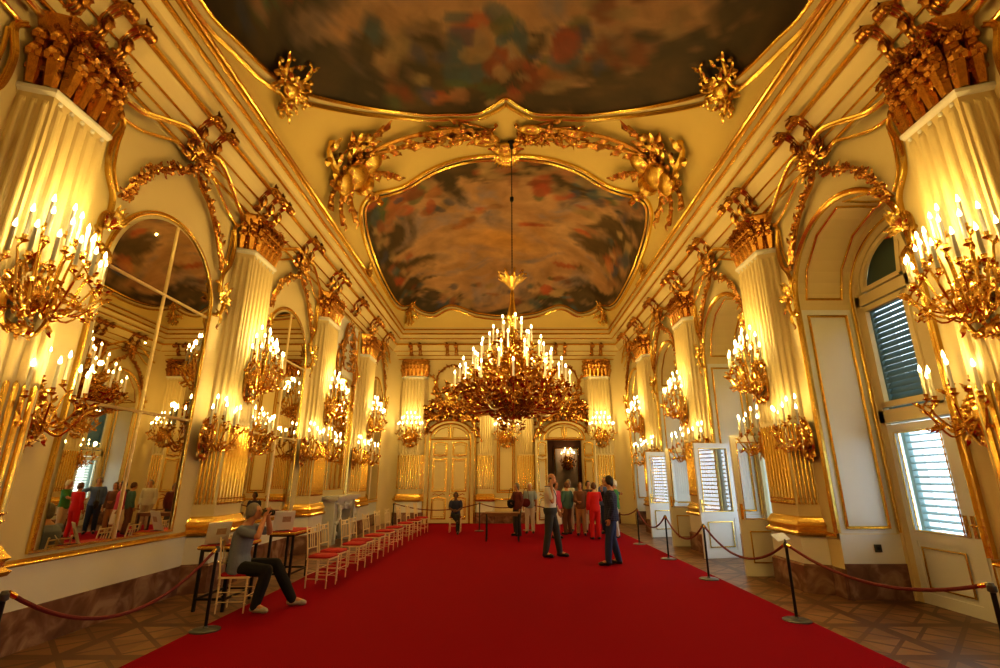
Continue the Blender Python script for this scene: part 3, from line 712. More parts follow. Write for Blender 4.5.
for x, nm in ((-2.36, 'closed double door'), (2.48, 'open doorway')):
    t = thing('overdoor_carving', f'spreading gilt carving of branches and scrolls above the {nm} of the far wall', 'wall ornament', (x, FAR, 0), pi, 'carvings above the far doors')
    m_ = MB(); rng = random.Random(31)
    for sx in (1, -1):
        h = MB(); scroll(h, 'S', (.05, 4.35), (1.15, 4.25), .05, 1, leaves=6, y=.12, yb=.1); scroll(h, 'C', (.1, 4.6), (.95, 4.75), .04, -1, leaves=5, y=.1); scroll(h, 'S', (1.1, 4.2), (1.15, 3.2), .035, -1, leaves=4, y=.1)
        scroll(h, 'C', (.2, 5.0), (.75, 5.6), .04, 1, leaves=4, y=.08); scroll(h, 'S', (.65, 5.6), (1.1, 6.5), .035, 1, leaves=4, y=.06)
        garland(h, catmull([(0, .1, 6.6), (.5, .1, 6.3), (.7, .1, 5.7), (.5, .1, 5.2), (.9, .1, 4.8)], 4), .06, rng)
        for k in range(34):
            x_ = rng.uniform(0, 1.0); z_ = 4.45+.25*sin(x_*2)+rng.uniform(-.15, .25); h.leaf((x_, .1, z_), (x_+rng.uniform(.1, .35), .25, z_+rng.uniform(-.15, .15)), .05, (0, 1, 0), .2, 3)
        m_.ext(h, Matrix.Identity(4) if sx > 0 else MIRX)
    for sx in (-1, 1):
        foliage(m_, rng, sx*.62, 4.5, .62, .22, 110, .24, .06, .2); foliage(m_, rng, sx*.35, 5.2, .3, .45, 40, .18, .04, .1); foliage(m_, rng, sx*1.05, 3.95, .10, .45, 34, .16, .06, .1)
    part('branches', m_, M['darkgold'], t)
    m_ = MB(); rosette(m_, (0, .15, 4.8), .2, 8); m_.blob((0, .12, 5.15), .32, .08, .24); foliage(m_, rng, 0, 4.7, .35, .25, 24, .18, .1); part('shield', m_, M['gold'], t)
# centre panel between the doors + lower reeded panels
t = thing('wall_panel', 'tall narrow gilt-framed panel at the middle of the far wall', 'wall panel', (0, FAR, 0), pi)
m_ = MB(); m_.box(-.40, .40, 0, .02, 1.1, 6.4); part('panel_field', m_, M['cream'], t, False)
m_ = MB()
for w_, z0, z1 in ((.36, 1.2, 6.3), (.28, 1.28, 6.2)): m_.sweep([(-w_, .02, z0), (w_, .02, z0), (w_, .02, z1), (-w_, .02, z1)], half(.05, .035), (0, 1, 0), closed=True)
part('gilt_frame', m_, M['gold'], t)

# anteroom beyond the open door
m_ = MB(); z1 = 4.2; x0, x1, y0, y1 = .2, 5.0, FAR+.3, 26.
m_.add([(x0, y0, 0), (x1, y0, 0), (x1, y1, 0), (x0, y1, 0)], [(0, 1, 2, 3)]); struct('floor_anteroom', m_, M['parquet'])
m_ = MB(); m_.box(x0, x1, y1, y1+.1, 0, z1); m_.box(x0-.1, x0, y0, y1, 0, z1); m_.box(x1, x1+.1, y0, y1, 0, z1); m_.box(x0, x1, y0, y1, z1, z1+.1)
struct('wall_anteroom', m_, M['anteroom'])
t = thing('wall_panel', 'pale lit panel and pilaster seen through the open doorway', 'wall panel', (3.0, y1, 0), pi)
m_ = MB(); m_.box(-.75, .55, 0, .06, .6, 3.3); part('panel_field', m_, M['statmarble'], t, False)
m_ = MB(); m_.sweep([(-.7, .06, .65), (.5, .06, .65), (.5, .06, 3.25), (-.7, .06, 3.25)], half(.07, .04), (0, 1, 0), closed=True); part('gilt_frame', m_, M['gold'], t)

# ================================================================== CEILING PAINTINGS
O2 = [(0, 11.78), (1.1, 11.85), (2.0, 12.12), (2.9, 12.55), (3.35, 12.5), (3.78, 12.2), (4.08, 12.22), (4.25, 12.75), (4.38, 14.05), (4.455, 16.2), (4.455, 18.7), (4.2, 20.25), (3.3, 20.5), (2.4, 20.36), (1.3, 20.5), (0, 20.54)]
O1 = [(0, 9.62), (.30, 9.85), (.72, 10.1), (1.4, 10.08), (2.2, 9.93), (3.3, 9.2), (4.18, 7.72), (4.40, 6.25), (4.455, 5.3), (4.46, 2.5), (4.44, 0), (4.2, -1.8), (3.3, -3.6), (2.2, -4.4), (0, -4.8)]
def outline(O, n=6):
    R_ = [V((x2U(x), D2V(D), 0)) for x, D in O]; L_ = [V((-p.x, p.y, 0)) for p in R_[1:-1]][::-1]
    return catmull(R_+L_, n, closed=True)
def painting(name, O, label, seed, c0, dark, tone=1.):
    rng = random.Random(seed); P = outline(O, 7); cx, cv = c0; rings = 64; n = len(P)
    t = thing(name, label, 'painting', (0, 0, 0)); me_v = [S(cx, cv)+SN(cx, cv)*.03]; uv = [(cx, cv, 0)]
    for r in range(1, rings+1):
        q = r/rings
        for p in P:
            u, v = cx+(p.x-cx)*q, cv+(p.y-cv)*q; me_v.append(S(u, v)+SN(u, v)*.03); uv.append((u, v, q))
    fs = [(0, 1+(k+1) % n, 1+k) for k in range(n)]
    for r in range(rings-1):
        a, b = 1+r*n, 1+(r+1)*n; fs += [(a+k, a+(k+1) % n, b+(k+1) % n, b+k) for k in range(n)]
    m_ = MB(); m_.v = me_v; m_.f = fs; me = m_.mesh('canvas', M['paint'])
    robes = [(.36, .07, .03), (.34, .13, .05), (.30, .15, .08), (.05, .10, .13), (.07, .11, .05), (.32, .22, .12), (.20, .05, .02), (.04, .06, .13), (.36, .26, .14)]
    figs = []
    for k in range(34):          # clusters of soft robed-figure-like patches along the rim
        a = rng.choice(P); q = rng.uniform(.66, .92); u, v = cx+(a.x-cx)*q, cv+(a.y-cv)*q
        for _ in range(6): figs.append((u+rng.uniform(-.09, .09), v+rng.uniform(-.8, .8), rng.uniform(.02, .05), rng.uniform(.10, .38), rng.uniform(-.8, .8), rng.choice(robes)))
    for k in range(5):
        a = rng.choice(P); q = rng.uniform(.25, .55); u, v = cx+(a.x-cx)*q, cv+(a.y-cv)*q
        for _ in range(4): figs.append((u+rng.uniform(-.08, .08), v+rng.uniform(-.3, .3), rng.uniform(.03, .06), rng.uniform(.08, .2), rng.uniform(-.8, .8), rng.choice(robes[:3])))
    cols = []
    for (u, v, q) in uv:
        p = V((u*3.2, v*.62, seed*7.)); w = V((noise.noise(p*.9), noise.noise(p*.9+V((5, 3, 1))), 0))*1.5
        f = noise.fractal(p*.75+w, .9, 2., 6)*.5+.5; g = noise.fractal(p*1.7+w+V((9, 0, 0)), .8, 2., 5)*.5+.5
        sky = V((.34, .19, .10)).lerp(V((.56, .37, .22)), f); sky = sky.lerp(V((.27, .22, .24)), max(0, min(1, (g-.50)*2.4))); sky = sky.lerp(V((.62, .33, .08)), max(0, .75-2.2*q)); sky = sky*tone
        rim = V((.022, .018, .010)).lerp(V((.10, .065, .03)), f*f*1.4); k = max(0, min(1, (q-.68+(f-.5)*.75+(g-.5)*.4)*4.5+dark))
        c = sky.lerp(rim, k)
        for fu, fv, su, sv, an, fc in figs:
            du, dv = (u-fu)/su, (v-fv)/sv
            if abs(du) < 2.6 and abs(dv) < 2.6:
                e = du*du+dv*dv+2*du*dv*an*.6+(g-.5)*2.5
                if e < 1.3: c = c.lerp(V(fc)*(.55+.9*f)*tone, max(0, min(.72, (1.5-e)*.75)))
        cols.append((c.x, c.y, c.z, 1))
    ca = me.color_attributes.new('paint', 'FLOAT_COLOR', 'POINT')
    ca.data.foreach_set('color', [x for c in cols for x in c])
    put('canvas', me, t)
    f = MB(); pth = [S(p.x, p.y) for p in P]; nr = [SN(p.x, p.y) for p in P]
    f.sweep(pth, [(-.03, 0), (-.03, .07), (.02, .10), (.05, .06), (.05, 0)], nr, closed=True); part('inner_frame', f, M['gold'], t)
    f = MB(); P3 = [V((cx+(p.x-cx)*1.0, p.y, 0)) for p in P]
    f.sweep(pth, [(.05, .0), (.05, .05), (.12, .04), (.16, .0)], nr, closed=True); part('middle_frame', f, M['cream'], t)
    f = MB(); f.sweep(pth, [(.16, 0), (.16, .06), (.20, .10), (.24, .06), (.24, 0)], nr, closed=True); part('outer_frame', f, M['gold'], t)
    return t, P
t1, P1_ = painting('ceiling_painting', O1, 'dark ceiling painting of clouds and robed groups, cut by the top of the photo', 3, (0., 3.0), .55, .80)
t2, P2_ = painting('ceiling_painting', O2, 'large cloudy ceiling painting with scalloped gilt frame behind the chandelier chain', 8, (0., 16.8), .15, 1.1)
def vthing(name, label, mbs, u, v, rot=0, s=1., flip=False, group=None, wx=1.):
    """ornament wrapped on the vault: every point keeps its height above the curved surface"""
    p0 = S(u, v); lu = (S(u+.01, v)-S(u-.01, v)).length/.02; lv = (S(u, v+.05)-S(u, v-.05)).length/.1
    t = thing(name, label, 'ceiling ornament', p0+SN(u, v)*.02, 0, group); c, s_ = cos(rot), sin(rot); o = t.location.copy()
    for k, (m_, mt) in mbs.items():
        q = MB(); q.f = list(m_.f)
        for p in m_.v:
            x, y, z = (-p.x if flip else p.x)*s*wx, p.y*s, p.z*s; x, z = x*c-z*s_, x*s_+z*c
            uu, vv = max(-.995, min(.995, u+x/lu)), min(22.9, v+z/lv); q.v.append(S(uu, vv)+SN(uu, vv)*(y+.015)-o)
        part(k, q, mt, t)
    return t
# trophy of arms relief
def trophy():
    rng = random.Random(17); a = MB(); b = MB()
    for ang, L_ in ((1.62, 1.05), (1.1, .95), (2.25, .95), (.35, 1.15), (.12, 1.5), (2.8, .9), (-.4, .8), (-1.0, .6), (3.5, .8)):
        d = V((cos(ang), .12, sin(ang))); a.tube([d*.1+(d*L_-d*.1)*(q_/8) for q_ in range(9)], .032, 6); a.leaf(d*(L_-.12), d*(L_+.14), .06, (0, 1, 0), 0, 2); a.leaf(d*(L_*.72), d*(L_*.95), .09, (0, 1, 0), .1, 3); a.blob(d*(L_*.7), .045, n=6, m=4)
        for q in (.4, .55): p_ = d*L_*q; a.leaf(p_, p_+V((cos(ang+.8), .1, sin(ang+.8)))*.2, .06, (0, 1, 0), .2, 3)
    b.blob((0, .14, .05), .22, .12, .28, 12, 8); b.lathe([(.02, -.12), (.16, -.1), (.18, 0), (.12, .1), (.05, .16)], 12, (-.02, .1, .42)); b.lathe([(.2, 0), (.2, .06), (.14, .1)], 14, mx=T(-.2, .12, -.1, rx=-pi/2)); b.lathe([(.17, 0), (.17, .05), (.1, .1)], 14, mx=T(.28, .12, .12, rx=-pi/2))
    scroll(b, 'S', (-.3, -.25), (.1, -.75), .05, 1, leaves=4, y=.06); scroll(b, 'C', (.1, -.2), (.5, -.3), .04, 1, leaves=4, y=.06)
    foliage(a, rng, 0, -.1, .34, .36, 60, .15, .05, .12)
    for _ in range(16): rosette(a, (rng.uniform(-.35, .35), .12, rng.uniform(-.45, .25)), .07, 5)
    return {'weapons_and_leaves': (a, M['darkgold']), 'armour_and_drums': (b, M['gold'])}
TR = trophy()
for sx, nm in ((-1, 'left'), (1, 'right')):
    vthing('trophy_relief', f'gilt trophy of arms on the {nm} of the ceiling between both paintings', TR, sx*x2U(4.0), 10.75, rot=sx*.25, s=1.6, flip=sx > 0, group='ceiling trophies', wx=1.15)
def cartouche(seed, w=.5, h=.5, n=26):
    rng = random.Random(seed); a = MB(); b = MB()
    for sx in (1, -1):
        h_ = MB(); scroll(h_, 'C', (.06*w*2, .5*h*2), (.45*w*2, -.15*h*2), .045, 1, leaves=3, y=.06); scroll(h_, 'S', (.05*w, -.5*h), (w*.9, .2*h), .035, 1, leaves=3, y=.05); scroll(h_, 'C', (w*.2, h*.5), (w*.75, h*.85), .03, -1, leaves=2, y=.05)
        a.ext(h_, Matrix.Identity(4) if sx > 0 else MIRX)
    for k in range(7): q = pi*(k+.5)/7; a.leaf((0, .1, .1*h), (.5*w*cos(q), .16, .1*h+.6*h*sin(q)), .07*w*2, (0, 1, 0), .2, 3)
    foliage(a, rng, 0, 0, w*.7, h*.6, n, .16, .04, .12); b.blob((0, .12, .05), .24*w*1.4, .09, .28*h*1.4, 10, 6)
    return {'scrollwork': (a, M['gold']), 'boss': (b, M['gold'])}
CT = cartouche(4)
for sx, nm in ((-1, 'left'), (1, 'right')):
    vthing('cartouche', f'gilt shell cartouche on the {nm} front curve of the near ceiling painting frame', CT, sx*x2U(4.24), 7.62, rot=sx*.9, s=1.15, group='frame cartouches')
    vthing('cartouche', f'gilt shell cartouche at the {nm} far corner of the ceiling above the cornice', CT, sx*x2U(4.3), D2V(20.35), rot=sx*.6, s=.9, group='far corner cartouches')
    vthing('cartouche', f'gilt cartouche on the {nm} cove beside the far ceiling painting', CT, sx*.975, 14.6, rot=0, s=.6, group='side cartouches')
# centre ornament between the paintings
rng = random.Random(41); a = MB(); b = MB()
for sx in (1, -1):
    h = MB(); scroll(h, 'C', (.05, .62), (.55, .05), .055, 1, leaves=4, y=.08); scroll(h, 'S', (.3, -.1), (1.35, -.05), .05, 1, leaves=6, y=.06); scroll(h, 'C', (.2, -.35), (.9, -.4), .04, -1, leaves=5, y=.06)
    for ang, L_ in ((-.05, 1.75), (-.16, 1.6), (-.3, 1.45), (.12, 1.2), (-.5, 1.1)):
        d = V((cos(ang), .05, sin(ang))); h.tube([d*.3+(d*L_-d*.3)*(q_/8) for q_ in range(9)], .025, 5); h.leaf(d*(L_-.1), d*(L_+.2), .06, (0, 1, 0), 0, 3)
    for k in range(30):
        x_ = rng.uniform(.2, 1.5); h.leaf((x_, .05, -.1*x_+rng.uniform(-.2, .15)), (x_+rng.uniform(0, .3), .15, -.1*x_+rng.uniform(-.35, .25)), .06, (0, 1, 0), .2, 3)
    a.ext(h, Matrix.Identity(4) if sx > 0 else MIRX)
for k in range(9): q = pi*(k+.5)/9; b.leaf((0, .1, .45), (.28*cos(q), .2, .45+.38*sin(q)), .08, (0, 1, 0), .2, 3)
b.blob((0, .12, .35), .3, .1, .22, 12, 6); b.blob((-.42, .1, .05), .3, .1, .2, 12, 6); b.blob((.5, .1, -.28), .26, .08, .14, 10, 6)
vthing('cartouche', 'broad gilt cartouche with scrolls and lances at the chandelier chain fixing', {'scrollwork': (a, M['darkgold']), 'shell': (b, M['gold'])}, 0, 10.95, 0, 1.25, wx=1.05)
# line of gilt ribs following the near frame
for nm, sx in (('trim_11', -1), ('trim_12', 1)):
    f = MB()
    for k, (w_, off) in enumerate(((.06, .985), (.04, .972))):
        vv = [NEAR+.2+(15.5-NEAR)*j/40 for j in range(41)]
        f.sweep([S(sx*(off-.0), v) for v in vv], half(w_, .05), [SN(sx*off, v) for v in vv])
    struct(nm, f, M['gold'], smooth=True)

# ================================================================== CANDLES, SCONCES, CHANDELIER
def candle_meshes(h, r, wax):
    c = MB(); c.lathe([(r, 0), (r, h*.98), (r*.5, h)], 8); f = MB(); f.lathe([(.002, 0), (r*.85, .018), (r*.95, .032), (r*.5, .06), (.002, .085)], 8)
    return c.mesh('candle', wax), f.mesh('flame', M['flame'])
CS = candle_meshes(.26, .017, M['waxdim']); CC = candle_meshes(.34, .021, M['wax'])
def arm_mesh(x, y, z, x0=0, y0=.14, z0=.35, dip=.16, cup=.03, r=.011, extra=1):
    m_ = MB(); e = V((x, y, z)); s0 = V((x0, y0, z0)); d = e-s0; out = V((d.x, d.y, 0)); ol = out.length; o = out/ol if ol > 1e-4 else V((0, 1, 0))
    P = catmull([s0, s0+V((d.x*.25, d.y*.35, -dip*.6)), s0+V((d.x*.62, d.y*.7, min(d.z*.3, 0)-dip)), e+o*.02+V((0, 0, -dip*1.1)), e+o*.05+V((0, 0, -.10)), e+V((0, 0, -.03))], 4)
    m_.tube(P, [r*(1.3-.5*i/len(P)) for i in range(len(P))], 5)
    m_.lathe([(.006, -.04), (cup*1.25, -.015), (cup*1.4, -.005), (cup*.6, .0), (cup*.7, .03), (cup*.9, .045), (cup*.5, .045)], 8, e)
    if extra:
        k = P[len(P)//2]; c = curl_pts('C', (0, 0), (.10, -.02), 1.3, 8, 12); side_ = o
        m_.tube([k+side_*p.x+V((0, 0, p.z)) for p in c], r*.7, 4)
        for q in (.3, .5, .72):
            p = P[int(len(P)*q)]; m_.leaf(p, p+o*.09+V((0, 0, .06 if q != .5 else -.08)), .03, (-o.y, o.x, .5), .2, 2)
    return m_
def sconce_proto(kind):
    rng = random.Random(51 if kind == 'big' else 52); cups = []
    if kind == 'big':
        for k in range(8): a = pi*(k+.5)/8; cups.append((.51*cos(a), .20+.36*sin(a), .62+.03*(k % 2)))
        for k in range(6): a = pi*(k+.5)/6; cups.append((.37*cos(a), .18+.24*sin(a), .86+.03*(k % 2)))
        for k in range(3): a = pi*(k+.5)/3; cups.append((.20*cos(a), .16+.14*sin(a), 1.08))
        bw, bh, n = .17, .40, 70; z0 = .40
    else:
        for k in range(5): a = pi*(k+.35)/5*.95+.1; cups.append((.34*cos(a), .20+.34*sin(a), .52+.05*(k % 2)))
        for k in range(2): cups.append(((-.14, .12)[k], .24, .72))
        bw, bh, n = .14, .30, 60; z0 = .34
    parts = []
    b = MB(); foliage(b, rng, 0, z0, bw, bh, n, .12, .03, .14)
    for sx in (1, -1):
        h = MB(); scroll(h, 'C', (.02, z0+bh*.9), (.03, z0-bh*.9), .028, -1.2, y=.06, leaves=5); scroll(h, 'S', (.03, z0-bh*.3), (bw*1.2, z0+bh*.5), .02, 1, y=.08, leaves=3); b.ext(h, Matrix.Identity(4) if sx > 0 else MIRX)
    b.blob((0, .10, z0), bw*.6, .1, bh*.55, 8, 6); b.blob((0, .09, .06), .055, .05, .07, 8, 5); b.leaf((0, .05, z0-bh*.7), (0, .10, .0), .08, (0, 1, 0), .1, 4)
    for k in range(6): rosette(b, (rng.uniform(-bw, bw), .15, z0+rng.uniform(-bh, bh)), .045, 5)
    parts.append(('backplate', b.mesh('backplate', M['brass']), None))
    return cups, parts, z0
PROT = {}
for kind in ('big', 'small'):
    cups, parts, z0 = sconce_proto(kind)
    PROT[kind] = (cups, parts, [arm_mesh(*c, z0=z0+.05*random.Random(i).uniform(-1, 1)).mesh('arm', M['brass']) for i, c in enumerate(cups)])
def sconce(kind, loc, rz, label, group):
    cups, parts, arms = PROT[kind]
    t = thing('candle_sconce', label, 'wall sconce', loc, rz, group)
    for n, m_, _ in parts: put(n, m_, t)
    for c, am in zip(cups, arms):
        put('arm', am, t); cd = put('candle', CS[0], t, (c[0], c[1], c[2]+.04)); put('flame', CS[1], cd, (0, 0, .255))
    return t
def plight(loc, power, col=(1, .645, .18), r=.04, name='candle_or_fill_light'):
    l = bpy.data.lights.new(name, 'POINT'); l.energy = power; l.color = col; l.shadow_soft_size = r
    o = bpy.data.objects.new(name, l); C.objects.link(o); o.location = loc; return o
def wl(s, D, y, z):
    if s == 'left': return (-W+y, D, z)
    if s == 'right': return (W-y, D, z)
    return (D, FAR-y, z)
PBIG, PSMALL = 98, 24
for s in ('left', 'right'):
    for i, p in enumerate(PIL):
        if i == 0:
            plight(wl(s, p, .9, 4.4), PBIG*.8); continue  # unseen bare lamp
        loc, rz = side(s, p if i > 1 else 4.64, 3.12, .30); sconce('big', loc, rz, f'large gilt candle sconce on the {s} wall pilaster {ORD[i]}', 'large sconces')
        plight(wl(s, p, .85, 4.28), PBIG)
        for q, w_ in ((-.66, 'near'), (.66 if i > 1 else .52, 'far')):
            loc, rz = side(s, p+q, 2.05, .02); sconce('small', loc, rz, f'small gilt sconce, {w_} side of {s} wall pilaster {ORD[i]}', 'small sconces')
            plight(wl(s, p+q, .62, 2.98), PSMALL)
for x, w_ in ((-4.0, 'left end'), (0.02, 'middle'), (4.0, 'right end')):
    loc, rz = side('far', x, 3.0, .30 if abs(x) > 1 else .03); sconce('big', loc, rz, f'large gilt candle sconce on the {w_} of the far wall', 'large sconces'); plight((x, FAR-1.0, 4.1), PBIG*.8)
sconce('small', (3.15, 25.93, 2.15), pi, 'small glowing gilt sconce seen through the open far doorway', None); plight((3.15, 25.2, 3.0), 22, (1, .42, .12))

CHX, CHD = .15, 11.2
t = thing('chandelier', 'huge gilt candle chandelier hanging from a long dark chain', 'chandelier', (CHX, CHD, 0))
ztop = vz(CHX, CHD)
m_ = MB(); m_.lathe([(.008, 6.55), (.010, ztop-.25)], 8)
for k in range(46): z = 6.75+k*(ztop-7.0)/46; m_.lathe([(.008, z), (.018, z+.03), (.008, z+.06)], 6)
m_.lathe([(.01, -.08), (.05, -.05), (.05, .05), (.01, .08)], 8, (0, 0, 8.7)); m_.lathe([(.02, 0), (.09, .08), (.12, .2), (.03, .27)], 10, (0, 0, ztop-.28))
part('chain', m_, M['black'], t)
m_ = MB(); m_.lathe([(.02, 6.15), (.05, 6.2), (.10, 6.28), (.20, 6.38), (.26, 6.44), (.20, 6.46), (.04, 6.5), (.03, 6.6)], 14)
for k in range(9):
    a = 2*pi*k/9; d = V((cos(a), sin(a), 0)); m_.tube([d*.22+V((0, 0, 6.42)), d*.36+V((0, 0, 6.52)), d*.30+V((0, 0, 6.62)), d*.20+V((0, 0, 6.58))], [.025, .02, .018, .01], 5); m_.blob(d*.34+V((0, 0, 6.6)), .03, n=6, m=4)
    m_.leaf(d*.15+V((0, 0, 6.36)), d*.34+V((0, 0, 6.50)), .06, (0, 0, 1), .4, 3)
part('crown', m_, M['gold'], t)
m_ = MB(); m_.lathe([(.03, 2.86), (.05, 2.95), (.02, 3.02), (.10, 3.08), (.16, 3.2), (.07, 3.3), (.20, 3.42), (.26, 3.55), (.12, 3.7), (.10, 3.9), (.22, 4.05), (.24, 4.2), (.10, 4.4), (.09, 4.6), (.17, 4.75), (.13, 4.95), (.06, 5.1), (.05, 5.25), (.12, 5.35), (.13, 5.5), (.07, 5.8), (.05, 6.0), (.06, 6.05), (.03, 6.16)], 14)
part('stem', m_, M['gold'], t)
CT_ = [(1.34, 3.72, 12, 0), (1.16, 3.98, 12, .26), (.92, 4.24, 11, 0), (.70, 4.52, 9, .2), (.46, 4.80, 7, 0), (.24, 5.06, 4, .3)]
for (r, z, n, a0) in CT_:
    am = arm_mesh(0, r, z, 0, .12, z-.40 if r > .5 else z-.3, dip=.13, cup=.042, r=.02); h = MB(); rng = random.Random(int(r*100))
    for k in range(int(6+r*9)):
        y_ = rng.uniform(.15, r); z_ = z-.32+rng.uniform(-.18, .2)*min(1, r); h.leaf((rng.uniform(-.08, .08), y_, z_), (rng.uniform(-.2, .2), y_+rng.uniform(-.1, .16), z_+rng.uniform(-.12, .14)), .04, (rng.uniform(-1, 1), rng.uniform(-1, 1), .5), .3, 3)
    P = curl_pts('C', (0, 0), (r*.35, .06), 1.2, 8, 16); h.tube([V((0, r*.45+p.x, z-.36+p.z)) for p in P], .016, 5)
    P = curl_pts('S', (0, 0), (r*.4, -.12), 1.1, 8, 16); h.tube([V((.03, r*.35+p.x, z-.2+p.z)) for p in P], .014, 5)
    am.ext(h); me = am.mesh('arm', M['brass'])
    for k in range(n):
        a = a0+2*pi*k/n; put('arm', me, t, (0, 0, 0), a); cd = put('candle', CC[0], t, (-r*sin(a), r*cos(a), z+.04)); put('flame', CC[1], cd, (0, 0, .335))
m_ = MB(); rng = random.Random(61)
def swirl(n, rfun, z0, z1, size):
    for _ in range(n):
        z = rng.uniform(z0, z1); r = rfun(z)*rng.uniform(.55, 1.); a = rng.uniform(0, 2*pi); p = V((cos(a)*r, sin(a)*r, z)); d = V((cos(a+rng.uniform(-1, 1)), sin(a+rng.uniform(-1, 1)), rng.uniform(-.6, .8)))*size*rng.uniform(.6, 1.3)
        m_.leaf(p, p+d, size*.3, (rng.uniform(-1, 1), rng.uniform(-1, 1), rng.uniform(-.3, 1)), .3, 3)
swirl(420, lambda z: .35+1.15*min(1, max(0, (z-3.25)/.35)), 3.3, 3.78, .15); swirl(150, lambda z: .12+(z-3.05)*.95, 3.05, 3.5, .12); swirl(110, lambda z: .30-.5*abs(z-2.98), 2.78, 3.15, .10); swirl(120, lambda z: .55, 3.1, 3.4, .13); swirl(200, lambda z: .9-(z-3.8)*.5, 3.8, 4.9, .12)
for k in range(8):
    a = 2*pi*k/8; d = V((cos(a), sin(a), 0)); P = curl_pts('C', (0, 0), (.5, -.1), 1.2, 7, 18); m_.tube([d*(.35+p.x*1.4)+V((0, 0, 3.5+p.z)) for p in P], .028, 5)
    P = curl_pts('S', (0, 0), (.28, .35), 1.1, 7, 16); m_.tube([d*(.1+p.x)+V((0, 0, 3.08+p.z)) for p in P], .022, 5)
part('foliate_basket', m_, M['darkgold'], t)
m_ = MB(); m_.lathe([(.004, 2.56), (.03, 2.62), (.05, 2.70), (.02, 2.78), (.035, 2.88)], 10); part('finial', m_, M['gold'], t)
for k, (dx, dy, z, e) in enumerate(((1.0, 0, 4.35, 80), (-1.0, 0, 4.35, 60), (0, 1.0, 4.35, 60), (0, -1.0, 4.35, 60), (0, 0, 5.6, 110))): plight((CHX+dx, CHD+dy, z), e, r=.05)
plight((0, 1.5, 4.4), 90, r=.05)  # unseen fill lamp near the camera, no candles built for it
for sx in (-1, 1): plight((sx*.5, -2.5, 4.8), 40, r=.05)  # unseen fill lamps behind the camera, without candles
for sx in (-1, 1):      # added lamps without any candles, brightening the vault
    for D in (4.75, 9.15, 13.3, 17.6): plight((sx*3.1, D, 6.6), 45, r=.012)
# ================================================================== CARPET, CHAIRS, TABLES, BARRIERS
t = thing('carpet', 'wide bright red carpet running down the middle of the hall', 'carpet', (0, 0, 0))
m_ = MB(); m_.box(-3.72, 3.88, -4.5, FAR-.25, 0.001, .014); part('carpet_pile', m_, M['carpet'], t, False)
CZ = .014
def chair_meshes():
    me = {}; m_ = MB()
    m_.box(-.20, .20, -.20, .20, .43, .455); me['seat_frame'] = m_.mesh('seat_frame', M['ivory'], False)
    m_ = MB(); rows = []
    for o, z in ((-.0, .455), (.005, .48), (-.02, .50), (-.08, .508)):
        rows.append([(x*(.19+o), y*(.19+o), z) for x, y in ((-1, -.8), (-.8, -1), (.8, -1), (1, -.8), (1, .8), (.8, 1), (-.8, 1), (-1, .8), (-1, -.8))])
    loft(m_, rows); m_.f.append(tuple(range(27, 35))); me['seat'] = m_.mesh('seat', M['redseat'])
    m_ = MB()
    for x in (-.17, .17): m_.tube([(x, -.19, .43), (x, -.215, .70), (x, -.25, .93)], [.014, .013, .012], 6); m_.blob((x, -.252, .94), .016, n=6, m=4)
    for z, y in ((.91, -.247), (.60, -.205), (.84, -.237)): m_.tube([(-.17, y, z), (0, y-.012, z), (.17, y, z)], .011, 6)
    for x in (-.07, 0, .07): m_.tube([(x, -.207, .60), (x, -.225, .74), (x, -.24, .84)], [.008, .011, .008], 6)
    for x in (-.035, .035): m_.lathe([(.026, -.006), (.034, 0), (.026, .006)], 10, mx=T(x, -.247, .875, rx=pi/2))
    me['backrest'] = m_.mesh('backrest', M['ivory'])
    lf = MB(); lf.tube([(0, 0, 0), (0, 0, .30), (0, 0, .44)], [.010, .014, .015], 8)
    for z in (.12, .3, .36): lf.lathe([(.012, -.01), (.019, 0), (.012, .01)], 8, (0, 0, z))
    me['leg'] = lf.mesh('leg', M['ivory'])
    m_ = MB()
    for z in (.14, .26):
        for x in (-.18, .18): m_.tube([(x, -.18, z), (x, .18, z)], .007, 5)
    for y in (-.18, .18): m_.tube([(-.18, y, .2), (.18, y, .2)], .007, 5)
    me['stretcher'] = m_.mesh('stretcher', M['ivory']); return me
CM = chair_meshes()
def chair(x, y, rz, label, z=CZ):
    t = thing('ballroom_chair', label, 'chair', (x, y, z), rz, 'ivory chairs with red seats')
    for k, m_ in CM.items():
        if k == 'leg':
            for a in (-.18, .18):
                for b_ in (-.18, .18): put('leg', m_, t, (a, b_, 0))
        else: put(k, m_, t)
    return t
chs = [(-3.13, 9.12), (-3.16, 9.75), (-3.08, 10.75), (-3.10, 11.35), (-3.06, 12.25), (-3.05, 13.25), (-3.02, 14.2), (-2.98, 15.5), (-2.92, 16.6), (-2.85, 17.6)]
on = ['first', 'second', 'third', 'fourth', 'fifth', 'sixth', 'seventh', 'eighth', 'ninth', 'last']
for (x, y), w_ in zip(chs, on): chair(x, y, -pi/2-.12, f'ivory chair with red seat, {w_} in the row from the camera')
PHX, PHY = -3.74, 7.55
chair(PHX, PHY, -pi/2+.1, 'ivory chair under the seated man with the camera')
chair(-1.72, 17.75, pi, 'ivory chair under the distant seated person in front of the far doors')
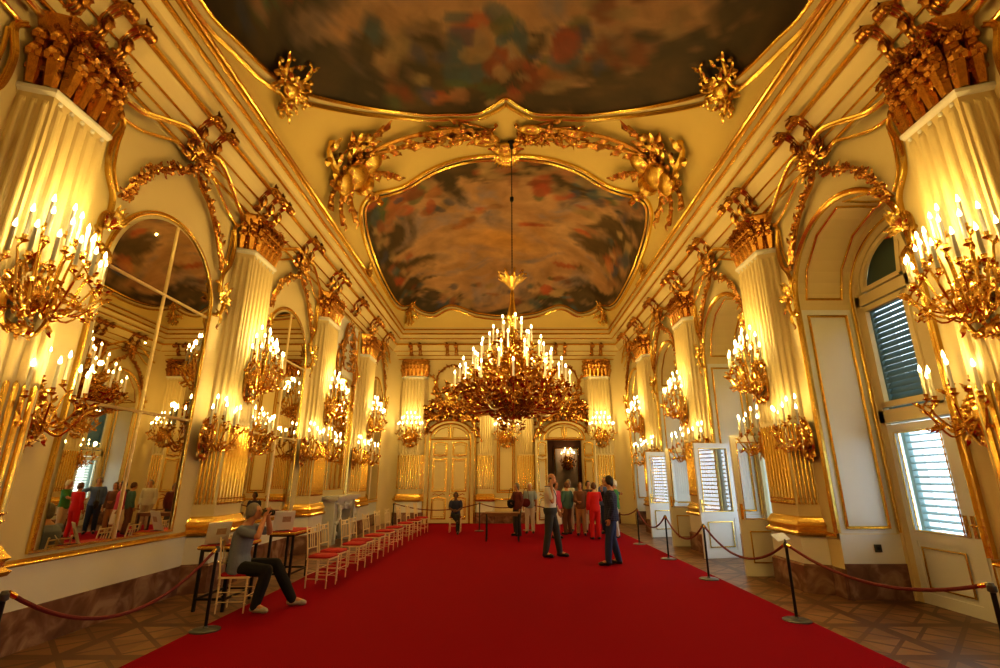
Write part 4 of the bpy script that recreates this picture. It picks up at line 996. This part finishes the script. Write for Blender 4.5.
# stand tables by the left wall
def stand_table(x, y, rz, label):
    t = thing('display_table', label, 'table', (x, y, 0), rz)
    m_ = MB(); m_.box(-.24, .24, -.42, .42, .80, .83); part('table_top', m_, M['wood'], t, False)
    m_ = MB(); m_.box(-.22, .22, -.40, .40, .83, .85); part('red_pad', m_, M['redseat'], t, False)
    m_ = MB(); m_.sweep([(-.24, -.42, .815), (.24, -.42, .815), (.24, .42, .815), (-.24, .42, .815)], bead(.035, .012), [V((-.7, -.7, 0)), V((.7, -.7, 0)), V((.7, .7, 0)), V((-.7, .7, 0))], closed=True); part('gilt_edge', m_, M['gold'], t)
    for a in (-.2, .2):
        for b_ in (-.37, .37):
            m_ = MB(); m_.box(a-.018, a+.018, b_-.018, b_+.018, 0, .80); part('leg', m_, M['black'], t, False)
    m_ = MB()
    for a in (-.2, .2): m_.box(a-.012, a+.012, -.37, .37, .14, .17)
    m_.box(-.2, .2, -.382, -.358, .14, .17); m_.box(-.2, .2, .358, .382, .14, .17)
    part('stretcher', m_, M['black'], t, False); m_ = MB(); m_.box(-.19, .19, -.38, .38, .76, .80); part('apron', m_, M['black'], t, False)
stand_table(-4.10, 7.90, .0, 'dark-legged table with red top beside the seated man, nearer the camera')
stand_table(-3.98, 9.75, .0, 'dark-legged table behind the seated man, beside the first chair of the row')
def board(x, y, z, rz, label, s=1.):
    t = thing('information_board', label, 'board', (x, y, z), rz)
    m_ = MB(); m_.box(-.17*s, .17*s, -.006, .006, 0, .36*s, T(0, 0, 0, rx=-.35)); part('panel', m_, M['paper'], t, False)
    m_ = MB(); m_.box(-.11*s, .03*s, .0065, .009, .16*s, .26*s, T(0, 0, 0, rx=-.35)); m_.box(-.11*s, .03*s, -.009, -.0065, .16*s, .26*s, T(0, 0, 0, rx=-.35)); part('printed_picture', m_, M['print'], t, False)
    m_ = MB(); m_.box(-.12*s, .12*s, -.01, .01, 0, .02, T(0, -.0, 0)); m_.box(-.01, .01, .0, .14*s, 0, .012); part('stand', m_, M['steel'], t, False); return t
board(-4.18, 7.62, .852, pi+.75, 'white information board with small picture on the nearer table', .88)
board(-4.05, 9.52, .852, pi+.55, 'white information board on the table behind the seated man')
t = thing('leaflet', 'white folded leaflet leaning at the edge of the nearer table', 'leaflet', (-3.99, 7.56, .852), pi+.5)
m_ = MB(); m_.box(-.05, .05, -.004, .004, 0, .17, T(0, 0, 0, rx=-.7, ry=.5)); part('sheet', m_, M['paper'], t, False)
t = thing('side_table', 'plain dark wooden table standing on the carpet in front of the tourist group', 'table', (-.10, 15.45, CZ), 0)
m_ = MB(); m_.box(-.52, .52, -.28, .28, .74, .78); part('table_top', m_, M['wood'], t, False)
for a in (-.47, .47):
    for b_ in (-.23, .23): m_ = MB(); m_.box(a-.02, a+.02, b_-.02, b_+.02, 0, .74); part('leg', m_, M['black'], t, False)
m_ = MB(); m_.box(-.47, .47, -.24, .24, .68, .74); part('apron', m_, M['wood'], t, False)
# barriers
STH = .93
sm = {}
m_ = MB(); m_.lathe([(.17, 0), (.17, .012), (.15, .02), (.03, .028), (.02, .05)], 24); sm['base'] = m_.mesh('base', M['steel'])
m_ = MB(); m_.lathe([(.019, .03), (.019, STH-.06)], 10); sm['post'] = m_.mesh('post', M['black'])
m_ = MB(); m_.lathe([(.019, 0), (.034, .01), (.034, .05), (.024, .06), (.02, .075)], 12, (0, 0, STH-.07)); sm['cap'] = m_.mesh('cap', M['steel'])
def stanchion(x, y, label, z=CZ):
    t = thing('rope_stanchion', label, 'stanchion', (x, y, z), 0, 'rope stanchions')
    for k, me in sm.items(): put(k, me, t)
def rope(a, b, sag, label):
    a, b = V((*a, STH-.03+CZ)), V((*b, STH-.03+CZ)); t = thing('barrier_rope', label, 'rope', (a+b)/2, 0, 'barrier ropes'); c = (a+b)/2; d = (b-a).normalized()*.03
    m_ = MB(); n = 20; P = [a+d+(b-a-d*2)*(i/n)-V((0, 0, sag*4*(i/n)*(1-i/n)))-c for i in range(n+1)]; m_.tube(P, .017, 7); part('velvet_cord', m_, M['rope'], t)
    for p, q in ((P[0], P[1]), (P[-1], P[-2])): m_ = MB(); m_.tube([p, p+(q-p).normalized()*.07], .021, 8); part('hook', m_, M['brass'], t)
RS = [(3.68, 14.6), (3.66, 12.0), (3.66, 9.72), (3.72, 7.04), (3.99, 4.45)]
rn = ['farthest at right beside the man in navy', 'second farthest on the right carpet edge', 'in the middle of the right carpet edge', 'nearest full one at right, with a small sign on top', 'cut by the right edge of the photo']
for (x, y), l_ in zip(RS, rn): stanchion(x, y, 'black rope stanchion '+l_, 0 if x > 3.88 else CZ)
stanchion(-3.60, 6.62, 'black rope stanchion with round base in front of the nearer table')
stanchion(-3.83, 4.15, 'black rope stanchion at the left edge of the photo', 0)
FS = [(-3.9, 18.0), (-.92, 18.1), (.75, 18.3), (3.5, 18.2)]
for (x, y), l_ in zip(FS, ('far left corner, behind the last chairs', 'left of the tourists, right of the seated guard', 'behind the white-haired woman', 'far right corner of the hall')): stanchion(x, y, 'distant black stanchion, '+l_, CZ if x > -3.7 else 0)
for i in range(4): rope(RS[i], RS[i+1], .34 if i < 3 else .22, 'dark red rope sagging between stanchions, '+['farthest at right', 'second farthest at right', 'beside the open window leaves', 'nearest at right'][i])
rope((-3.60, 6.62), (-3.83, 4.15), .42, 'dark red rope sagging at the left edge of the photo')
for i in range(3): rope(FS[i], FS[i+1], .22 if i != 1 else .15, 'distant rope across the far end, '+['in front of the closed door', 'between table and tourists', 'behind the tourists'][i])
rope((3.68, 14.6), (3.5, 18.2), .25, 'distant rope at the right wall behind the man in navy')
t = thing('barrier_sign', 'small tilted white sign on the nearest full stanchion at right', 'sign', (3.72, 7.04, STH+CZ+.006), .2)
m_ = MB(); m_.box(-.10, .10, -.005, .005, .02, .16, T(0, 0, 0, rx=-1.0, ry=-.1)); part('plate', m_, M['paper'], t, False)
m_ = MB(); m_.tube([(0, 0, 0), (0, .01, .03)], .012, 6); part('bracket', m_, M['steel'], t)

# ================================================================== PEOPLE
def fuse(mb, vox, it=3):
    me = mb.mesh('tmp', M['skin']); o = bpy.data.objects.new('tmp', me); C.objects.link(o)
    r = o.modifiers.new('r', 'REMESH'); r.mode = 'VOXEL'; r.voxel_size = vox; r.use_smooth_shade = True
    s = o.modifiers.new('s', 'SMOOTH'); s.iterations = it; s.factor = .5
    dg = bpy.context.evaluated_depsgraph_get(); out = bpy.data.meshes.new_from_object(o.evaluated_get(dg))
    bpy.data.objects.remove(o); return out
def limb(mb, pts, rad, n=10):
    P = [V(p) for p in pts]
    for i in range(len(P)-1):
        a, b, ra, rb = P[i], P[i+1], rad[i], rad[i+1]; k = 5
        mb.tube([a+(b-a)*(j/k) for j in range(k+1)], [ra+(rb-ra)*(j/k)+.006*sin(pi*j/k) for j in range(k+1)], n)
    for p, r in zip(P, rad): mb.blob(p, r*.99, n=n, m=7)
def torso(mb, secs, lat):
    """secs: (centre, half width, half depth); lat: sideways axes"""
    rows = []
    for i, (c, hw, hd) in enumerate(secs):
        c = V(c); a = V(lat).normalized(); up = (V(secs[min(i+1, len(secs)-1)][0])-V(secs[max(i-1, 0)][0])).normalized(); a = (a-up*a.dot(up)).normalized(); f = up.cross(a)
        rows.append([c+a*hw*cos(q)+f*hd*sin(q) for q in [2*pi*k/16 for k in range(17)]])
    loft(mb, rows); k = len(mb.v); mb.f.append(tuple(range(k-17, k-1))); b0 = k-17*len(rows); mb.f.append(tuple(range(b0+15, b0-1, -1)))
DEFP = dict(pel=(0, 0, .93), wai=(0, .0, 1.10), che=(0, .0, 1.28), sho=(0, -.01, 1.41), nk=(0, .0, 1.49), hd=(0, .025, 1.625),
            sL=(-.175, -.01, 1.40), eL=(-.235, -.04, 1.13), wL=(-.235, .05, .89), sR=(.175, -.01, 1.40), eR=(.235, -.04, 1.13), wR=(.235, .05, .89),
            hL=(-.09, 0, .91), kL=(-.10, .03, .50), aL=(-.11, -.02, .09), tL=(-.13, .14, .035), hR=(.09, 0, .91), kR=(.10, .03, .50), aR=(.11, -.02, .09), tR=(.13, .14, .035), lat=(1, 0, 0), face=0., tilt=0., fl=None, fr=None)
def hand(mb, w, d, palm, s=1.):
    """w wrist, d direction, palm = palm normal; five bent fingers"""
    w, d = V(w), V(d).normalized(); n = V(palm); n = (n-d*n.dot(d)).normalized(); sd = d.cross(n)
    c = w+d*.05*s; rows = []
    for t_, hw, hd in ((0, .022, .018), (.03, .034, .016), (.07, .040, .014), (.095, .036, .011)):
        p = w+d*t_*s; rows.append([p+sd*hw*s*cos(q)+n*hd*s*sin(q) for q in [2*pi*k/10 for k in range(11)]])
    loft(mb, rows); k = len(mb.v); mb.f.append(tuple(range(k-11, k-1)))
    for i, (o, L_) in enumerate(((-.028, .062), (-.010, .075), (.009, .080), (.027, .070))):
        b = w+d*.085*s+sd*o*s; m1 = b+(d*.9+n*.25).normalized()*L_*.5*s; m2 = m1+(d*.6+n*.8).normalized()*L_*.32*s; e = m2+(d*.2+n).normalized()*L_*.25*s
        mb.tube([b, m1, m2, e], [.0095*s, .009*s, .008*s, .006*s], 6)
    b = w+d*.025*s-sd*.028*s; mb.tube([b, b+(d*.6-sd*.8).normalized()*.035*s, b+(d*1.1-sd*.65+n*.4).normalized()*.07*s], [.012*s, .0105*s, .007*s], 6)
def person(label, loc, rz, H=1.75, pose=None, top='shirt', topm=None, botm=None, hair=None, hairlen=0, long_sleeve=True, skirt=None, shoe=None, skin_=None, vox=.017, w=1., name='person', tucked=False):
    P = dict(DEFP); P.update(pose or {}); sk = skin_ or M['skin']; s = H/1.75
    t = thing(name, label, 'person', loc, rz); t.scale = (s, s, s)
    v = {k: V(x) for k, x in P.items() if isinstance(x, tuple)}; lat = v['lat']
    up = (v['sho']-v['pel']).normalized()
    secs = [(v['pel']-up*.10, .10*w, .08*w), (v['pel']-up*.03, .155*w, .105*w), (v['pel']+up*.03, .165*w, .11*w), (v['wai'], .135*w, .095*w), (v['che'], .155*w, .11*w), ((v['che']+v['sho'])/2, .165*w, .11*w), (v['sho'], .155, .085), (v['sho']+up*.045, .09, .065), (v['nk'], .055, .055)]
    b = MB(); torso(b, secs, lat); limb(b, [v['nk']-up*.03, v['hd']-V((0, .01, .05))], [.052, .05])
    for q in 'LR':
        limb(b, [v['s'+q], v['e'+q], v['w'+q]], [.052, .040, .027]); limb(b, [v['h'+q], v['k'+q], v['a'+q]], [.078, .052, .036]); limb(b, [v['a'+q], v['t'+q]], [.036, .026])
    hm = Matrix.Translation(v['hd']) @ Matrix.Rotation(P['face'], 4, 'Z') @ Matrix.Rotation(P['tilt'], 4, 'X')
    h = MB(); h.blob((0, 0, .02), .074, .092, .10, 14, 10); h.blob((0, .025, -.035), .056, .062, .075, 12, 8); h.blob((0, .092, -.012), .012, .018, .022, 8, 6); h.blob((0, .082, .026), .045, .016, .012, 8, 5); h.blob((0, .078, -.055), .024, .014, .010, 8, 5); h.blob((0, .072, -.088), .022, .018, .016, 8, 5)
    for x in (-1, 1): h.blob((x*.074, -.005, -.005), .012, .02, .03, 8, 6)
    b.ext(h, hm); bm = fuse(b, vox*.8, 2); tmp = MB()
    for q in 'LR': d = P['f'+q.lower()] or (v['w'+q]-v['e'+q]); hand(tmp, v['w'+q], d, P.get('palm'+q, (1 if q == 'L' else -1, .3, .2)))
    hv = [tuple(p) for p in tmp.v]; n0 = len(bm.vertices)
    vs = [tuple(p.co) for p in bm.vertices]+hv; fs = [tuple(p.vertices) for p in bm.polygons]+[tuple(i+n0 for i in f) for f in tmp.f]
    me = bpy.data.meshes.new('body'); me.from_pydata(vs, [], fs); me.materials.append(sk); me.polygons.foreach_set('use_smooth', [True]*len(me.polygons)); put('body', me, t)
    for x in (-1, 1): e = MB(); e.blob(hm @ V((x*.030, .083, .010)), .009, .007, .006, 6, 4); part('eye', e, M['eye'], t)
    def cl(mb_, m, nm): me = fuse(mb_, vox, 3); me.materials.clear(); me.materials.append(m); return put(nm, me, t)
    # top
    c = MB(); i = .014; hem = [(v['pel']-up*.03, .14*w, .09*w)] if tucked else [(v['pel']-up*.075, .186*w, .135*w), (v['pel']-up*.03, .186*w, .134*w)]; secs2 = hem+[(p, a+i+(0 if tucked or j_ > 1 else .010*w), d+i+(0 if tucked or j_ > 1 else .010*w)) for j_, (p, a, d) in enumerate(secs[2:8])]; torso(c, secs2, lat)
    for q in 'LR':
        if long_sleeve: limb(c, [v['s'+q], v['e'+q], v['e'+q].lerp(v['w'+q], .9)], [.066, .054, .040])
        else: limb(c, [v['s'+q], v['s'+q].lerp(v['e'+q], .75)], [.068, .058])
    if long_sleeve != 'none': cl(c, topm, top)
    c = MB()
    if skirt:
        a = v['pel']; torso(c, [(a-V((0, 0, skirt)), .22, .19), (a-V((0, 0, skirt*.5)), .20, .165), (a, .172*w, .125*w), (a+up*.10, .145*w, .108*w)], lat); cl(c, botm, 'skirt')
    else:
        torso(c, [(v['pel']-up*.11, .11*w, .09*w), (v['pel']-up*.03, .175*w, .122*w), (v['pel']+up*.03, (.190 if tucked else .176)*w, (.135 if tucked else .122)*w), (v['pel'].lerp(v['wai'], .55), (.176 if tucked else .150)*w, (.130 if tucked else .105)*w)], lat)
        for q in 'LR': limb(c, [v['h'+q], v['k'+q], v['k'+q].lerp(v['a'+q], 1.02)], [.102, .078, .064])
        cl(c, botm, 'trousers')
    for q in 'LR':
        c = MB(); a, tt = v['a'+q], v['t'+q]; f = (tt-a); f.z = 0; f.normalize(); limb(c, [a-f*.035+V((0, 0, -.04)), a+f*.09+V((0, 0, -.045)), tt+V((0, 0, .0))], [.042, .040, .034])
        c.blob(a, .045, n=10, m=6); me = fuse(c, .013, 2)
        zz = min(p.co.z for p in me.vertices)
        me.materials.clear(); me.materials.append(shoe or M['shoe']); put('shoe', me, t, (0, 0, max(0, .002-zz)))
    c = MB()
    if hair:
        c.blob((0, -.014, .032), .086, .099, .106, 14, 10)
        for x in (-1, 1): c.blob((x*.072, -.02, .0), .026, .055, .062, 8, 6)
        c.blob((0, -.068, -.02), .068, .05, .075, 10, 7)
        if hairlen: c.blob((0, -.06, -.08), .075, .045, .05+hairlen, 10, 7); [c.blob((x*.07, -.02, -.05), .022, .04, .07, 8, 6) for x in (-1, 1)]
        c2 = MB(); c2.ext(c, hm); me = fuse(c2, .011, 2)
        # cut the face free
        inv = hm.inverted(); bm_ = [p.index for p in me.vertices if (lambda q: q.y > .058 and q.z < .075)(inv @ p.co)]
        S_ = set(bm_); keep = [tuple(p.vertices) for p in me.polygons if not any(i_ in S_ for i_ in p.vertices)]
        m2 = bpy.data.meshes.new('hair'); m2.from_pydata([tuple(p.co) for p in me.vertices], [], keep); m2.materials.append(hair); m2.polygons.foreach_set('use_smooth', [True]*len(m2.polygons)); put('hair', m2, t)
    return t, v, s
K = dict(white=cloth('white_cotton', (.62, .60, .58)), greytr=cloth('charcoal_trousers', (.045, .05, .055)), navy=mat_check('navy_check', (.012, .016, .05), (.05, .06, .14), 9), jeans=cloth('blue_denim', (.025, .045, .14)),
         red=cloth('red_cloth', (.55, .012, .012)), blue=cloth('blue_cotton', (.10, .16, .42)), slate=cloth('slate_blue_cotton', (.17, .20, .30)), black=cloth('black_cloth', (.006, .006, .008)), pink=cloth('pink_cotton', (.55, .08, .16)),
         ltrous=cloth('pale_trousers', (.55, .47, .38)), whskirt=cloth('white_linen', (.68, .63, .58)), teal=cloth('teal_cotton', (.07, .16, .17)), maroon=cloth('maroon_print', (.14, .03, .03), .6, 25), brown=cloth('brown_cloth', (.16, .07, .04)), green=cloth('green_cotton', (.05, .20, .05)),
         tan=cloth('tan_trousers', (.40, .22, .11)), ltblue=cloth('pale_blue_cotton', (.30, .38, .50)), dk=cloth('dark_grey_cloth', (.05, .045, .045)))
# seated photographer
seat = dict(pel=(0, -.02, .545), wai=(0, -.04, .72), che=(0, -.02, .91), sho=(0, .01, 1.05), nk=(0, .04, 1.13), hd=(0, .085, 1.265), sL=(-.175, .01, 1.04), eL=(-.20, .27, .98), wL=(-.07, .26, 1.20), sR=(.175, .01, 1.04), eR=(.22, .26, .96), wR=(.07, .26, 1.20),
            hL=(-.09, .0, .54), kL=(-.13, .43, .56), aL=(-.16, .70, .095), tL=(-.18, .87, .04), hR=(.09, .0, .54), kR=(.17, .42, .52), aR=(.20, .33, .095), tR=(.24, .49, .04), tilt=.12, fl=(.25, .2, 1), fr=(-.25, .2, 1), palmL=(1, .2, 0), palmR=(-1, .2, 0))
pt, v_, s_ = person('grey-haired man in a slate blue shirt sitting on a chair, taking a photo', (PHX, PHY, CZ), -pi/2+.1, 1.76, seat, 'polo_shirt', K['slate'], K['black'], M['hair_grey'], long_sleeve=False, shoe=M['sneaker'], vox=.013, w=1.12)
mW = Matrix.Translation((PHX, PHY, CZ)) @ Matrix.Rotation(-pi/2+.1, 4, 'Z')
t = thing('camera', 'black camera held to the face of the seated man', 'camera', mW @ V((0, .255, 1.27)), -pi/2+.1)
m_ = MB(); m_.box(-.065, .065, -.03, .03, -.045, .04); m_.box(-.022, .022, -.028, .028, .04, .062); part('camera_body', m_, M['socket'], t, False)
m_ = MB(); m_.lathe([(.033, 0), (.033, .05), (.038, .055), (.038, .08), (.03, .08), (.028, .06)], 14, mx=Matrix.Translation((0, .03, -.005)) @ Matrix.Rotation(-pi/2, 4, 'X')); part('lens', m_, M['black'], t)
# man in white on the phone
po = dict(hd=(0, .045, 1.625), eR=(.25, .12, 1.15), wR=(.125, .075, 1.50), fr=(-.12, -.1, 1), palmR=(-1, -.2, 0), eL=(-.24, .02, 1.13), wL=(-.20, .14, .92), kL=(-.11, .10, .50), aL=(-.12, .16, .09), tL=(-.14, .33, .035), kR=(.11, -.03, .50), aR=(.12, -.10, .09), tR=(.13, .06, .035), tilt=.18, face=.0)
person('tall balding man in a white shirt and dark trousers holding a phone to his ear', (1.05, 12.3, CZ), -pi/2-.35, 1.86, po, 'shirt', K['white'], K['greytr'], None, long_sleeve=False, vox=.013, w=1.15, tucked=True)
mW = Matrix.Translation((1.05, 12.3, CZ)) @ Matrix.Rotation(-pi/2-.35, 4, 'Z') @ Matrix.Diagonal((1.063, 1.063, 1.063, 1))
t = thing('mobile_phone', 'dark phone held at the ear by the man in white', 'phone', mW @ V((.100, .035, 1.605)), -pi/2-.35)
m_ = MB(); m_.box(-.006, .006, -.03, .03, -.06, .06, T(0, 0, 0, rx=-.3)); part('phone_body', m_, M['socket'], t, False)
t = thing('shoulder_strap', 'dark strap worn diagonally across the white shirt', 'strap', mW @ V((0, 0, 1.2)), -pi/2-.35)
m_ = MB(); m_.sweep([V(p)*1.063-V((0, 0, 1.2*1.063)) for p in [(.09, -.085, 1.46), (.125, .03, 1.46), (.09, .11, 1.38), (.0, .137, 1.25), (-.09, .128, 1.1), (-.15, .07, .98), (-.168, -.02, .95)]], [(-.013, .006), (-.013, .014), (.013, .014), (.013, .006)], [V((.2, -.6, .8)), V((.2, .3, 1)), V((.2, 1, .3)), V((0, 1, 0)), V((-.3, 1, 0)), V((-.8, .6, 0)), V((-1, 0, 0))]); part('webbing', m_, K['jeans'], t, False)
# man in navy
po = dict(eR=(.24, .10, 1.16), wR=(.09, .17, 1.44), fr=(-.2, .0, 1), palmR=(-.6, -1, 0), eL=(-.235, -.05, 1.13), wL=(-.22, .03, .89), kL=(-.11, .07, .50), aL=(-.12, .10, .09), tL=(-.15, .27, .035), kR=(.11, .0, .50), aR=(.13, -.10, .09), tR=(.16, .06, .035), tilt=.1)
person('dark-haired man in navy checked shirt and blue jeans, standing with a hand at his face', (2.26, 11.2, CZ), pi/2-.25, 1.80, po, 'shirt', K['navy'], K['jeans'], M['hair_dark'], shoe=M['shoe'], vox=.013, w=1.16)
# tourist group
far = dict(vox=.019)
person('woman seen from behind in red jacket and red trousers', (2.68, 15.7, CZ), .15, 1.62, dict(eR=(.26, .1, 1.2), wR=(.2, .3, 1.2)), 'jacket', K['red'], K['red'], M['hair_brown'], .0, **far)
person('grey-haired man in a blue shirt stretching out one arm', (3.32, 17.2, CZ), 2.5, 1.78, dict(eL=(-.42, .12, 1.28), wL=(-.62, .22, 1.25)), 'shirt', K['blue'], K['jeans'], M['hair_grey'], **far)
person('woman in a pink top and white skirt behind the man in white', (1.52, 15.9, CZ), -2.4, 1.66, None, 'blouse', K['pink'], K['whskirt'], M['hair_dark'], .04, skirt=.50, **far)
person('woman in maroon patterned top standing at the dark side table', (.36, 16.6, CZ), 2.2, 1.60, dict(eR=(.2, .12, 1.12), wR=(.05, .24, 1.08)), 'blouse', K['maroon'], K['dk'], M['hair_grey'], .03, **far)
person('white-haired woman in pale blue blouse and white trousers', (.80, 17.4, CZ), 3.0, 1.60, None, 'blouse', K['ltblue'], K['whskirt'], M['hair_white'], .0, long_sleeve=False, **far)
person('person in a teal shirt and brown trousers in the tourist group', (2.0, 17.0, CZ), .6, 1.62, None, 'shirt', K['teal'], K['brown'], M['hair_brown'], **far)
person('woman in brown vest and tan trousers in the middle of the group', (2.42, 16.8, CZ), 3.0, 1.62, dict(eR=(.2, .1, 1.12), wR=(.1, .2, 1.1)), 'vest', K['brown'], K['tan'], M['hair_brown'], .05, **far)
person('person in white top behind the woman in the brown vest', (2.20, 18.1, CZ), 2.8, 1.70, None, 'shirt', K['white'], K['ltrous'], M['hair_grey'], **far)
person('dark-dressed person between the brown vest and the red jacket', (2.82, 17.7, CZ), 3.3, 1.66, None, 'shirt', K['dk'], K['whskirt'], M['hair_dark'], **far)
person('person in a green shirt and pale trousers half hidden behind the man in navy', (3.40, 16.1, CZ), 1.3, 1.70, dict(eL=(-.3, .2, 1.2), wL=(-.25, .45, 1.15)), 'shirt', K['green'], K['ltrous'], M['hair_white'], long_sleeve=False, **far)
fs_ = dict(seat); fs_.update(eL=(-.22, .05, .82), wL=(-.08, .24, .74), eR=(.22, .05, .82), wR=(.08, .24, .76), kR=(.05, .40, .62), aR=(-.12, .56, .42), tR=(-.16, .70, .40), hd=(0, .05, 1.265), fl=(.6, .4, .0), fr=(-.6, .4, .0), tilt=0.)
person('dark-haired person in navy sitting with crossed legs before the far doors', (-1.72, 17.75, CZ), pi, 1.62, fs_, 'shirt', K['navy'], K['black'], M['hair_dark'], long_sleeve=False, skin_=M['skin2'], **far)
def bag(x, y, z, rz, label, m):
    t = thing('handbag', label, 'bag', (x, y, z), rz); m_ = MB(); m_.blob((0, 0, 0), .15, .05, .14, 12, 8); m_.box(-.12, .12, -.04, .04, .03, .10)
    part('pouch', m_, m, t); m_ = MB(); m_.tube(catmull([(-.10, 0, .10), (-.05, .0, .42), (.05, .0, .42), (.10, 0, .10)], 6), .009, 6); part('strap', m_, m, t)
bag(.66, 17.15, .98, 0, 'dark red shoulder bag carried by the white-haired woman', cloth('dark_red_leather', (.12, .01, .015)))
bag(.16, 16.48, .98, .6, 'dark bag carried by the woman at the side table', K['black'])
bag(2.72, 16.5, .95, 1.2, 'black bag hanging beside the woman in the brown vest', K['dk'])

# ================================================================== DAYLIGHT, CAMERA
w = bpy.data.worlds.new('sky'); bpy.context.scene.world = w; w.use_nodes = True
nt = w.node_tree; bg = nt.nodes['Background']; bg.inputs[0].default_value = (.74, .88, 1., 1); bg.inputs[1].default_value = 6.0
for b in BAY:
    l = bpy.data.lights.new('window_portal', 'AREA'); l.shape = 'RECTANGLE'; l.size = 2.0; l.size_y = 5.0; l.cycles.is_portal = True
    o = bpy.data.objects.new('window_portal', l); C.objects.link(o); o.location = (W-YW+.6, b, 2.8); o.rotation_euler = (0, pi/2, 0); o.rotation_euler = (pi/2, 0, pi/2)
cam = bpy.data.cameras.new('camera'); co = bpy.data.objects.new('view_camera', cam); C.objects.link(co)
co.location = (0, 0, 1.76); co.rotation_euler = (radians(90+16.4), 0, 0); cam.sensor_width = 36; cam.lens = .490*36; cam.shift_x = -.006; cam.clip_end = 200
sc = bpy.context.scene; sc.camera = co
sc.view_settings.view_transform = 'Standard'; sc.view_settings.look = 'Medium High Contrast'; sc.view_settings.exposure = -.5
sc.cycles.use_denoising = True
sc.cycles.max_bounces = 8; sc.cycles.diffuse_bounces = 4; sc.cycles.glossy_bounces = 4; sc.cycles.transparent_max_bounces = 16; sc.cycles.sample_clamp_indirect = 4.0; sc.cycles.caustics_reflective = False; sc.cycles.caustics_refractive = False
